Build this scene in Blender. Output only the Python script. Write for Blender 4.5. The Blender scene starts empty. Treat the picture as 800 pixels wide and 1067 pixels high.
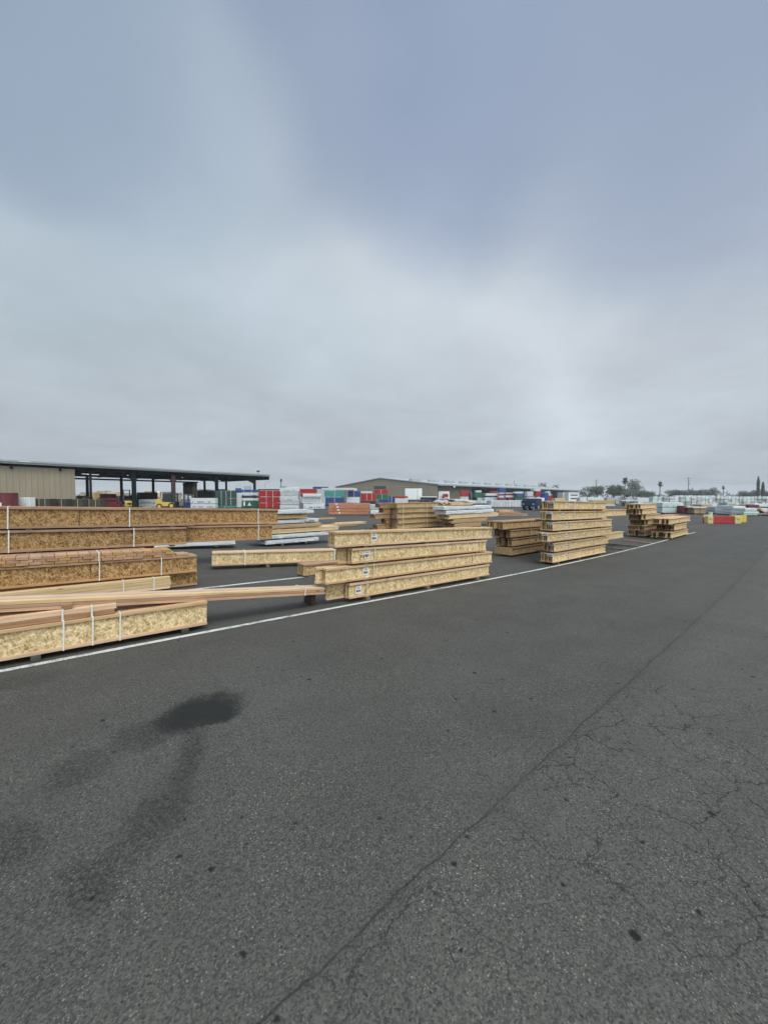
import bpy, bmesh, math, random
from mathutils import Vector, Matrix, noise as mnoise
random.seed(7)
SC = bpy.context.scene
COL = SC.collection
# ------------------------------------------------------------------ camera model (measured from the photograph)
F = 401.0; YH = 518.0; CY = 533.5; CAMZ = 1.6
PITCH = math.atan((CY - YH) / F)
CP, SP = math.cos(PITCH), math.sin(PITCH)
_l = math.hypot(458, 401)
U = (458 / _l, 401 / _l); V = (-U[1], U[0])          # yard axes: U along the white line, V away from the lane
RZ = math.atan2(U[1], U[0])

def ray(px, py):
    X = (px - 400) / F; Y = -(py - CY) / F
    return (X, CP + Y * SP, -SP + Y * CP)

_HT = [(-30, .22), (-10, .20), (-4, .135), (-.3, .04), (1.07, .0), (3, -.062), (7.7, -.225), (11.8, -.325), (15.2, -.38), (19.3, -.408), (24, -.41), (2000, -.41)]
def hz(s):                                            # the yard falls gently along the lane, then runs level
    p = _HT
    if s <= p[0][0]: return p[0][1]
    if s >= p[-1][0]: return p[-1][1]
    for i in range(len(p) - 1):
        if p[i][0] <= s <= p[i + 1][0]:
            def sl(k):
                if k <= 0 or k >= len(p) - 1: return 0.0
                a = (p[k][1] - p[k - 1][1]) / (p[k][0] - p[k - 1][0]); b = (p[k + 1][1] - p[k][1]) / (p[k + 1][0] - p[k][0])
                return 0.0 if a * b <= 0 else 2 * a * b / (a + b)
            h = p[i + 1][0] - p[i][0]; x = (s - p[i][0]) / h
            return ((2 * x**3 - 3 * x**2 + 1) * p[i][1] + (x**3 - 2 * x**2 + x) * h * sl(i) + (-2 * x**3 + 3 * x**2) * p[i + 1][1] + (x**3 - x**2) * h * sl(i + 1))

def st(x, y): return (x * U[0] + y * U[1], x * V[0] + y * V[1])
def xy(s, t): return (s * U[0] + t * V[0], s * U[1] + t * V[1])
def gnd(px, py, zo=0.0):
    r = ray(px, py); k = 8.0
    for _ in range(80):
        s, _t = st(r[0] * k, r[1] * k)
        k = .5 * k + .5 * (hz(s) + zo - CAMZ) / r[2]
    return st(r[0] * k, r[1] * k)
def onplane(px, py, t):
    r = ray(px, py); k = t / (r[0] * V[0] + r[1] * V[1])
    s, _t = st(r[0] * k, r[1] * k)
    return s, CAMZ + r[2] * k
def S(px, t, py=550): return onplane(px, py, t)[0]
G0 = -.41
def FX(px, d): return (px - 400) / F * d
def FZ(py, d): return CAMZ + (YH - py) / F * d

# ------------------------------------------------------------------ node helpers
def lin(c): return tuple((x / 255 / 12.92 if x / 255 <= .04045 else ((x / 255 + .055) / 1.055) ** 2.4) for x in c)
def c4(c): return (c[0], c[1], c[2], 1)
class NT:
    def __init__(self, tree): self.t = tree; self.l = tree.links
    def put(self, sock, v):
        if isinstance(v, bpy.types.NodeSocket): self.l.new(v, sock)
        elif v is not None:
            try: sock.default_value = v
            except Exception: sock.default_value = c4(v) if len(v) == 3 else v[:3]
    def n(self, typ, ins=None, **props):
        nd = self.t.nodes.new(typ)
        for k, v in props.items(): setattr(nd, k, v)
        for k, v in (ins or {}).items(): self.put(nd.inputs[k], v)
        return nd
    def m(self, op, a, b=None, c=None, clamp=False):
        nd = self.n('ShaderNodeMath', operation=op, use_clamp=clamp); self.put(nd.inputs[0], a)
        if b is not None: self.put(nd.inputs[1], b)
        if c is not None: self.put(nd.inputs[2], c)
        return nd.outputs[0]
    def vm(self, op, a, b=None, scale=None):
        nd = self.n('ShaderNodeVectorMath', operation=op); self.put(nd.inputs[0], a)
        if b is not None: self.put(nd.inputs[1], b)
        if scale is not None: self.put(nd.inputs['Scale'], scale)
        return nd.outputs['Value'] if op in ('DOT_PRODUCT', 'LENGTH', 'DISTANCE') else nd.outputs[0]
    def mr(self, v, a, b, c=0.0, d=1.0, smooth=True):
        nd = self.n('ShaderNodeMapRange', interpolation_type='SMOOTHSTEP' if smooth else 'LINEAR')
        for k, x in zip(range(5), (v, a, b, c, d)): self.put(nd.inputs[k], x)
        return nd.outputs[0]
    def mix(self, f, a, b, bt='MIX'):
        nd = self.n('ShaderNodeMix', data_type='RGBA', blend_type=bt); self.put(nd.inputs[0], f)
        self.put(nd.inputs[6], c4(a) if isinstance(a, tuple) and len(a) == 3 else a)
        self.put(nd.inputs[7], c4(b) if isinstance(b, tuple) and len(b) == 3 else b)
        return nd.outputs[2]
    def noise(self, vec, scale, detail=3, rough=.55, dist=0.0):
        nd = self.n('ShaderNodeTexNoise', {'Scale': scale, 'Detail': detail, 'Roughness': rough, 'Distortion': dist}); self.put(nd.inputs['Vector'], vec)
        return nd
    flat = False
    def voro(self, vec, scale, feature='F1', rnd=1.0):
        nd = self.n('ShaderNodeTexVoronoi', feature=feature, voronoi_dimensions='2D' if self.flat else '3D'); self.put(nd.inputs['Vector'], vec); nd.inputs['Scale'].default_value = scale; nd.inputs['Randomness'].default_value = rnd
        return nd
    def ramp(self, f, stops):
        nd = self.n('ShaderNodeValToRGB'); e = nd.color_ramp.elements
        while len(e) < len(stops): e.new(.5)
        for el, (p, c) in zip(e, stops): el.position = p; el.color = c4(c)
        self.put(nd.inputs[0], f); return nd.outputs[0]
    def sep(self, v):
        nd = self.n('ShaderNodeSeparateXYZ'); self.put(nd.inputs[0], v); return nd.outputs
    def comb(self, x, y, z):
        nd = self.n('ShaderNodeCombineXYZ')
        for k, a in enumerate((x, y, z)): self.put(nd.inputs[k], a)
        return nd.outputs[0]
def newmat(name):
    m = bpy.data.materials.new(name); m.use_nodes = True; m.node_tree.nodes.clear()
    g = NT(m.node_tree); b = g.n('ShaderNodeBsdfPrincipled'); o = g.n('ShaderNodeOutputMaterial'); g.l.new(b.outputs[0], o.inputs[0])
    return m, g, b
def rndvec(g, k=37.0):
    oi = g.n('ShaderNodeObjectInfo'); tc = g.n('ShaderNodeTexCoord')
    off = g.vm('SCALE', g.comb(oi.outputs['Random'], g.m('FRACT', g.m('MULTIPLY', oi.outputs['Random'], 17.3)), g.m('FRACT', g.m('MULTIPLY', oi.outputs['Random'], 71.7))), scale=k)
    return g.vm('ADD', tc.outputs['Object'], off), oi.outputs['Random'], tc.outputs['Object']
def bump(g, b, h, strength, dist=.01):
    bp = g.n('ShaderNodeBump', {'Strength': strength, 'Distance': dist, 'Height': h}); g.l.new(bp.outputs[0], b.inputs['Normal'])

def mat_plain(name, col, rough=.6, var=.25, scale=3.0, metal=0.0):
    m, g, b = newmat(name); v, r, _ = rndvec(g)
    n = g.noise(v, scale, 5, .6).outputs['Fac']
    f = g.m('ADD', 1 - var, g.m('MULTIPLY', n, 2 * var))
    g.put(b.inputs['Base Color'], g.mix(1.0, c4(col), g.comb(f, f, f), 'MULTIPLY'))
    b.inputs['Roughness'].default_value = rough; b.inputs['Metallic'].default_value = metal
    return m
def mat_osb(name, dark, mid, light, pos=1.0, neg=1.0):
    m, g, b = newmat(name); v, r, _ = rndvec(g); s = g.sep(v)
    a = g.m('ADD', .36, g.m('MULTIPLY', g.noise(v, 9, 4, .6).outputs['Fac'], .22))
    for k, (ang, sx, sy) in enumerate(((.2, 13, 62), (.95, 15, 70), (1.5, 14, 58), (2.05, 13, 72), (2.75, 17, 64), (.55, 20, 90), (1.8, 18, 84), (2.4, 21, 95))):
        ca, sa = math.cos(ang), math.sin(ang)
        x = g.m('ADD', g.m('MULTIPLY', s[0], ca * sx), g.m('MULTIPLY', s[2], sa * sx))
        y = g.m('ADD', g.m('MULTIPLY', s[0], -sa * sy), g.m('MULTIPLY', s[2], ca * sy))
        vo = g.voro(g.comb(x, y, g.m('ADD', g.m('MULTIPLY', s[1], 30), k * 3.7)), 1.0); q = g.sep(vo.outputs['Color'])
        a = g.m('ADD', a, g.m('MULTIPLY', g.mr(q[0], .74, .80), g.m('ADD', .05 * pos, g.m('MULTIPLY', q[1], .14 * pos))))
        a = g.m('SUBTRACT', a, g.m('MULTIPLY', g.mr(q[0], .20, .15), g.m('ADD', .03 * neg, g.m('MULTIPLY', q[2], .13 * neg))))
    fine = g.noise(g.vm('MULTIPLY', v, (1, 1, .5)), 150, 3, .7).outputs['Fac']
    a = g.m('ADD', a, g.m('MULTIPLY', g.m('SUBTRACT', fine, .5), .22))
    chip = g.voro(v, 55); ch = g.m('MULTIPLY', g.mr(g.sep(chip.outputs['Color'])[0], .93, .95), g.mr(chip.outputs['Distance'], .2, .4, 1, 0))
    a = g.m('SUBTRACT', a, g.m('MULTIPLY', ch, .25))
    col = g.ramp(a, [(.16, dark), (.46, mid), (.72, light), (.98, tuple(min(1, x * 1.22) for x in light))])
    big = g.noise(v, 1.6, 3).outputs['Fac']; k = g.m('ADD', .84, g.m('MULTIPLY', big, .32)); k = g.m('MULTIPLY', k, g.m('ADD', .90, g.m('MULTIPLY', r, .2)))
    g.put(b.inputs['Base Color'], g.mix(1.0, col, g.comb(k, k, k), 'MULTIPLY')); b.inputs['Roughness'].default_value = .75
    b.inputs['Specular IOR Level'].default_value = .2; bump(g, b, a, .3, .004); return m
def mat_wood(name, base, dark, light, axis=0, dirt=.25):
    m, g, b = newmat(name); v, r, _ = rndvec(g)
    st_ = [60, 60, 60]; st_[axis] = 2.2
    vs = g.vm('MULTIPLY', v, tuple(st_))
    gr = g.noise(vs, 1.0, 4, .65, .6).outputs['Fac']
    gr2 = g.noise(g.vm('MULTIPLY', v, tuple(x * .25 for x in st_)), 1.0, 3, .5, .4).outputs['Fac']
    f = g.m('ADD', g.m('MULTIPLY', gr, .55), g.m('MULTIPLY', gr2, .45))
    col = g.ramp(f, [(.3, dark), (.5, base), (.7, light)])
    kn = g.voro(g.vm('MULTIPLY', v, (2.2, 9, 9)), 1.0).outputs['Distance']
    col = g.mix(g.mr(kn, .05, .12, .75, 0), col, tuple(x * .4 for x in dark))
    dn = g.noise(v, 2.5, 5, .7).outputs['Fac']
    col = g.mix(g.mr(dn, .5, .75, 0, dirt), col, (.1, .08, .065))
    hs = g.n('ShaderNodeHueSaturation', {'Hue': g.m('ADD', .49, g.m('MULTIPLY', r, .02)), 'Saturation': g.m('ADD', .85, g.m('MULTIPLY', r, .3)), 'Value': g.m('ADD', .84, g.m('MULTIPLY', g.m('FRACT', g.m('MULTIPLY', r, 7.7)), .34)), 'Color': col})
    g.put(b.inputs['Base Color'], hs.outputs[0]); b.inputs['Roughness'].default_value = .7
    b.inputs['Specular IOR Level'].default_value = .2; bump(g, b, f, .25, .003); return m
def mat_wrap(name, col, rough=.38, smear=.35, printcol=(.25, .3, .4)):
    m, g, b = newmat(name); v, r, _ = rndvec(g)
    wr = g.noise(g.vm('MULTIPLY', v, (.8, 3, 5)), 1.6, 5, .6, 1.2).outputs['Fac']
    dn = g.noise(g.vm('MULTIPLY', v, (.7, 1, 2.2)), 2.0, 5, .65).outputs['Fac']
    c = g.mix(g.mr(dn, .5, .8, 0, smear), c4(col), printcol)
    k = g.m('ADD', .86, g.m('MULTIPLY', r, .2)); c = g.mix(1.0, c, g.comb(k, k, k), 'MULTIPLY')
    g.put(b.inputs['Base Color'], c); b.inputs['Roughness'].default_value = rough
    bump(g, b, wr, .6, .08); return m

M = {}
M['osb_new'] = mat_osb('osb_fresh', (.21, .135, .05), (.455, .325, .165), (.645, .50, .30), .9, .65)
M['osb_old'] = mat_osb('osb_weathered', (.085, .042, .016), (.275, .148, .06), (.45, .285, .13), .85, .9)
M['osb_mid'] = mat_osb('osb_tan', (.14, .085, .035), (.37, .25, .115), (.54, .40, .21), .9, .7)
M['flange'] = mat_wood('flange_wood', (.52, .345, .21), (.35, .20, .11), (.66, .48, .32))
M['flange_old'] = mat_wood('flange_wood_weathered', (.36, .21, .125), (.2, .105, .055), (.48, .32, .2), dirt=.5)
M['fir'] = mat_wood('red_fir', (.40, .235, .15), (.23, .115, .07), (.53, .37, .25), dirt=.4)
M['fir_y'] = mat_wood('blocking_wood', (.41, .235, .125), (.25, .125, .06), (.53, .34, .2), dirt=.35)
M['fir_skylit'] = mat_wood('skylit_fir', (.55, .375, .245), (.38, .21, .13), (.66, .50, .36), dirt=.3)  # paler copy of the fir, sky light on board tops put into its colour
M['pine'] = mat_wood('pale_pine', (.58, .42, .26), (.42, .26, .15), (.70, .55, .38), dirt=.15)
M['grey_wood'] = mat_wood('grey_dunnage', (.16, .13, .10), (.07, .055, .045), (.26, .22, .18), axis=1, dirt=.5)
M['red_pack'] = mat_wood('reddish_lumber', (.46, .2, .12), (.3, .1, .06), (.58, .32, .2), dirt=.15)
M['tan_pack'] = mat_wood('tan_lumber', (.40, .27, .145), (.27, .16, .08), (.52, .38, .22), dirt=.15)
M['dark_pack'] = mat_wood('dark_lumber_and_shade', (.055, .052, .043), (.028, .025, .02), (.11, .10, .085), dirt=.3)  # dark packs; the blackish tone also stands for shade on the left bearers
M['strap'] = mat_plain('strap_plastic', (.66, .65, .61), .45, .15)
M['strap_t'] = mat_plain('strap_tan', (.60, .49, .33), .5, .1)
M['paper'] = mat_plain('paper_tag', (.68, .68, .67), .6, .06)
M['ink'] = mat_plain('ink', (.04, .045, .06), .6, .2, 40)
M['ink_blue'] = mat_plain('ink_blue', (.05, .09, .22), .6, .3, 10)
M['wrap'] = mat_wrap('white_wrap', (.62, .64, .66), smear=.5)
M['wrap_g'] = mat_wrap('pale_green_wrap', (.55, .64, .62), smear=.3, printcol=(.3, .4, .38))
M['wrap_grey'] = mat_wrap('grey_wrap', (.42, .45, .48), smear=.5)
M['w_red'] = mat_wrap('red_wrap', (.36, .013, .014), .4, .25, (.25, .02, .02))
M['w_blue'] = mat_wrap('blue_wrap', (.022, .06, .22), .4, .3, (.01, .02, .08))
M['w_green'] = mat_wrap('green_wrap', (.015, .115, .06), .4, .3, (.01, .04, .03))
M['w_teal'] = mat_wrap('teal_wrap', (.05, .24, .22), .4, .35, (.03, .1, .1))
M['w_dkgreen'] = mat_wrap('dark_green_wrap', (.028, .06, .052), .5, .4, (.02, .02, .02))
M['w_maroon'] = mat_wrap('maroon', (.15, .022, .028), .45, .3, (.06, .01, .01))
M['w_black'] = mat_wrap('black_wrap', (.02, .021, .024), .4, .2, (.05, .05, .05))
M['black'] = mat_plain('black_metal', (.018, .02, .022), .5, .3)
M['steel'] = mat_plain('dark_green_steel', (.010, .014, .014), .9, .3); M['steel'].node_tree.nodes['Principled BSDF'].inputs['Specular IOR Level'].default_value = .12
M['maroon_steel'] = mat_plain('primer_steel', (.06, .022, .022), .6, .3)
M['rubber'] = mat_plain('rubber', (.02, .02, .02), .8, .3)
M['yellow'] = mat_plain('yellow_paint', (.60, .42, .09), .45, .2)
M['ybar'] = mat_plain('pale_yellow_paint', (.56, .46, .20), .55, .2, 4)
M['ybright'] = mat_plain('bright_yellow_paint', (.58, .42, .06), .5, .25, 4)
M['redbar'] = mat_plain('red_paint', (.36, .022, .028), .5, .35, 3)
M['redtruck'] = mat_plain('truck_red', (.38, .03, .035), .35, .15)
M['bluetruck'] = mat_plain('truck_blue', (.012, .026, .075), .35, .2)
M['whitep'] = mat_plain('white_paint', (.72, .73, .74), .45, .1)
M['greyp'] = mat_plain('grey_paint', (.35, .36, .37), .5, .15)
M['glass'] = mat_plain('window_glass', (.03, .035, .04), .08, .1)
M['chrome'] = mat_plain('bright_metal', (.6, .6, .6), .3, .1, metal=.8)
M['bark'] = mat_plain('bark', (.085, .07, .058), .9, .4, 6)
M['twig'] = mat_plain('bare_twigs', (.13, .115, .105), .9, .3, 3)
M['pole'] = mat_plain('pole_wood', (.16, .13, .11), .85, .3, 3)
M['beige2'] = mat_plain('beige_cladding', (.42, .36, .28), .6, .12)
M['tanwall'] = mat_plain('tan_wall', (.42, .34, .25), .8, .15)
def mat_leaf(name, c1, c2):
    m, g, b = newmat(name); tc = g.n('ShaderNodeTexCoord')
    n = g.noise(tc.outputs['Object'], .55, 4, .7).outputs['Fac']; n2 = g.noise(tc.outputs['Object'], 5, 2).outputs['Fac']
    f = g.m('ADD', g.m('MULTIPLY', n, .7), g.m('MULTIPLY', n2, .3))
    g.put(b.inputs['Base Color'], g.ramp(f, [(.36, c1), (.64, c2)])); b.inputs['Roughness'].default_value = .7
    return m
M['leaf'] = mat_leaf('evergreen_leaves', (.022, .034, .018), (.062, .078, .04))
M['leaf_g'] = mat_leaf('greyish_leaves', (.05, .056, .04), (.11, .11, .08))
M['leaf_c'] = mat_leaf('cypress_needles', (.02, .03, .02), (.05, .06, .035))
M['leaf_p'] = mat_leaf('palm_fronds', (.03, .042, .025), (.075, .085, .05))
M['hedge'] = mat_leaf('hedge_leaves', (.04, .046, .036), (.085, .09, .065))
def mat_clad(name, col, pitch, axis):
    m, g, b = newmat(name); tc = g.n('ShaderNodeTexCoord'); s = g.sep(tc.outputs['Object'])
    n = g.noise(g.vm('MULTIPLY', tc.outputs['Object'], (.6, .6, .12)), 1.0, 5, .6).outputs['Fac']
    k = g.m('ADD', .82, g.m('MULTIPLY', n, .36))
    fr = g.m('FRACT', g.m('MULTIPLY', s[axis], 1 / pitch))
    rib = g.mr(g.m('ABSOLUTE', g.m('SUBTRACT', fr, .5)), .30, .42)
    g.put(b.inputs['Base Color'], g.mix(1.0, c4(col), g.comb(k, k, k), 'MULTIPLY')); b.inputs['Roughness'].default_value = .5
    bump(g, b, rib, 1.0, .035); return m
M['clad'] = mat_clad('ribbed_beige_cladding', (.275, .23, .165), .62, 0)
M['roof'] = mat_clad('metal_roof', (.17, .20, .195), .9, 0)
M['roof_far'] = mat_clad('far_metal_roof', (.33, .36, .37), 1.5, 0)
def mat_lamp():
    m = bpy.data.materials.new('lamp_glow'); m.use_nodes = True; m.node_tree.nodes.clear(); g = NT(m.node_tree)
    e = g.n('ShaderNodeEmission', {'Color': (1, 1, .97, 1), 'Strength': 1.0}); o = g.n('ShaderNodeOutputMaterial'); g.l.new(e.outputs[0], o.inputs[0]); return m
M['lamp'] = mat_lamp()

# ------------------------------------------------------------------ mesh helpers
class MB:
    def __init__(self): self.v = []; self.f = []; self.mi = []
    def quad(self, pts, mi=0):
        k = len(self.v); self.v += [tuple(p) for p in pts]; self.f.append(tuple(range(k, k + len(pts)))); self.mi.append(mi)
    def box(self, x0, x1, y0, y1, z0, z1, mi=0):
        k = len(self.v)
        self.v += [(x0, y0, z0), (x1, y0, z0), (x1, y1, z0), (x0, y1, z0), (x0, y0, z1), (x1, y0, z1), (x1, y1, z1), (x0, y1, z1)]
        for q in ((0, 3, 2, 1), (4, 5, 6, 7), (0, 1, 5, 4), (1, 2, 6, 5), (2, 3, 7, 6), (3, 0, 4, 7)): self.f.append(tuple(k + i for i in q)); self.mi.append(mi)
    def tube(self, a, b, r0, r1=None, n=6, mi=0, cap=True):
        a = Vector(a); b = Vector(b); r1 = r0 if r1 is None else r1; d = (b - a).normalized()
        p = d.orthogonal().normalized(); q = d.cross(p); k = len(self.v)
        for c, r in ((a, r0), (b, r1)):
            for i in range(n):
                w = 2 * math.pi * i / n; self.v.append(tuple(c + p * (r * math.cos(w)) + q * (r * math.sin(w))))
        for i in range(n):
            j = (i + 1) % n; self.f.append((k + i, k + j, k + n + j, k + n + i)); self.mi.append(mi)
        if cap:
            self.f.append(tuple(k + n - 1 - i for i in range(n))); self.mi.append(mi)
            self.f.append(tuple(k + n + i for i in range(n))); self.mi.append(mi)
    def prism(self, prof, y0, y1, mi=0):                # polygon in x,z pushed along y
        n = len(prof); k = len(self.v)
        for y in (y0, y1):
            for (x, z) in prof: self.v.append((x, y, z))
        for i in range(n):
            j = (i + 1) % n; self.f.append((k + i, k + j, k + n + j, k + n + i)); self.mi.append(mi)
        self.f.append(tuple(k + n - 1 - i for i in range(n))); self.mi.append(mi)
        self.f.append(tuple(k + n + i for i in range(n))); self.mi.append(mi)
    def mesh(self, name, mats, bevel=0.0):
        me = bpy.data.meshes.new(name); me.from_pydata(self.v, [], self.f)
        for m in (mats if isinstance(mats, (list, tuple)) else [mats]): me.materials.append(m)
        me.polygons.foreach_set('material_index', self.mi)
        bm = bmesh.new(); bm.from_mesh(me)
        bmesh.ops.recalc_face_normals(bm, faces=bm.faces)
        if bevel: bmesh.ops.bevel(bm, geom=list(bm.edges), offset=bevel, segments=2, affect='EDGES', profile=.6)
        bm.to_mesh(me); bm.free(); me.update(); return me
def link(name, me, parent=None, loc=None):
    o = bpy.data.objects.new(name, me); COL.objects.link(o)
    if parent is not None: o.parent = parent
    if loc is not None: o.location = loc
    return o
def tag(o, label, cat, group=None, kind=None):
    if label: o['label'] = label
    if cat: o['category'] = cat
    if group: o['group'] = group
    if kind: o['kind'] = kind
    return o
def thing(name, label, cat, loc, rz=0.0, tilt=0.0, group=None):
    o = link(name, None); o.rotation_mode = 'XYZ'; o.location = loc; o.rotation_euler = (0, -tilt, rz) if False else (Matrix.Rotation(rz, 3, 'Z') @ Matrix.Rotation(-tilt, 3, 'Y')).to_euler()
    return tag(o, label, cat, group)
def boxme(name, dims, mat, bevel=0.0):
    m = MB(); m.box(*dims); return m.mesh(name, mat, bevel)
def copy_tree(o, parent=None):
    c = o.copy(); COL.objects.link(c)
    if parent is not None: c.parent = parent
    for ch in list(o.children): copy_tree(ch, c)
    return c
def strap_me(L2, w, h, mat, wd=.02, th=.004):
    m = MB(); y0, y1 = -w / 2, w / 2; e = .002
    m.box(-wd / 2, wd / 2, y0 - e - th, y0 - e, -e, h + e + th); m.box(-wd / 2, wd / 2, y1 + e, y1 + e + th, -e, h + e + th)
    m.box(-wd / 2, wd / 2, y0 - e, y1 + e, h + e, h + e + th); return m.mesh('strap', mat)
def tag_me(w, h):
    m = MB(); m.box(-w / 2, w / 2, -.002, 0, -h / 2, h / 2, 0)
    for x0, x1, z0, z1 in ((-.34, -.12, -.3, .02), (-.06, .06, -.32, .0), (.1, .2, -.3, .02), (.25, .36, -.28, -.02), (-.3, .28, .18, .24), (-.3, .1, .32, .37), (-.42, -.34, -.2, -.1)):
        m.box(x0 * w, x1 * w, -.0035, -.0021, z0 * h, z1 * h, 1)
    return m.mesh('paper_tag', [M['paper'], M['ink']])
TAG = tag_me(.115, .125); TAG2 = tag_me(.17, .075)

# ------------------------------------------------------------------ I-joist bundles
def joist_bundle(label, group, s0, s1, t, z0, z1, n, H, kind='new', fw=.0635, straps=(), tags=(), stag=None, endtags=0, strapm='strap_t', yaw=0.0, stwd=.02, fh=.033, joints=()):
    """front face along t (yard), from s0 to s1, bottom at absolute heights z0 and z1"""
    L = math.hypot(s1 - s0, z1 - z0); w = n * fw
    tilt = math.atan2(z1 - z0, s1 - s0)
    mid = xy((s0 + s1) / 2 - math.sin(yaw) * w / 2, t + math.cos(yaw) * w / 2)
    o = thing('joist_bundle', label, 'joist bundle', (mid[0], mid[1], (z0 + z1) / 2), RZ + yaw, tilt, group)
    web = M['osb_' + kind]; fl = M['flange'] if kind == 'new' else M['flange_old']
    cache = {}
    for i in range(n):
        off = (stag[i] if stag and i < len(stag) else 0.0)
        jl = round(L - off, 3)
        if jl not in cache:
            wm = MB(); wm.box(-jl / 2, jl / 2, -.006, .006, fh - .004, H - fh + .004); fm = MB(); fm.box(-jl / 2, jl / 2, -fw / 2 + .0015, fw / 2 - .0015, 0, fh)
            cache[jl] = (wm.mesh('web', web), fm.mesh('flange', fl, .003))
        wm, fm = cache[jl]
        j = link('joist', wm, o, (off / 2 + random.uniform(-.006, .006), -w / 2 + fw * (i + .5), 0))
        link('flange', fm, j, (0, 0, 0)); link('flange', fm, j, (0, 0, H - fh))
    for x in straps:
        sx = S(x, t) if x > -900 else 0
        sm = strap_me(0, w, H, M[strapm], stwd)
        link('strap', sm, o, (sx - (s0 + s1) / 2, 0, 0))
    for (x, dz) in tags:
        sx = S(x, t) - (s0 + s1) / 2
        link('paper_tag', TAG, o, (sx, -w / 2 + fw / 2 - .008, H * dz))
    for x in joints:
        link('web_joint', boxme('web_joint', (-.004, .004, -.0015, 0, fh + .004, H - fh - .004), M['ink']), o, (S(x, t) - (s0 + s1) / 2, -w / 2 + fw / 2 - .007, 0))
    if endtags:
        e = link('paper_tag', TAG2, o, (-L / 2 - .003, -w / 2 + .09, H * .86)); e.rotation_euler = (0, 0, -math.pi / 2)
    return o
SPACER = {}
def spacer(s, t, w, z, h, label, group, mat='grey_wood', bw=.085, zr=0.0):
    k = (round(w, 2), round(h, 3), mat, bw)
    if k not in SPACER: SPACER[k] = boxme('wood_spacer', (-bw / 2, bw / 2, -w / 2, w / 2, 0, h), M[mat], .004)
    o = link('wood_spacer', SPACER[k]); p = xy(s, t + w / 2); o.location = (p[0], p[1], z); o.rotation_euler = (0, 0, RZ + zr)
    return tag(o, label, 'timber block', group)
def level_z(t, s, base): return hz(s) + base

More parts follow.
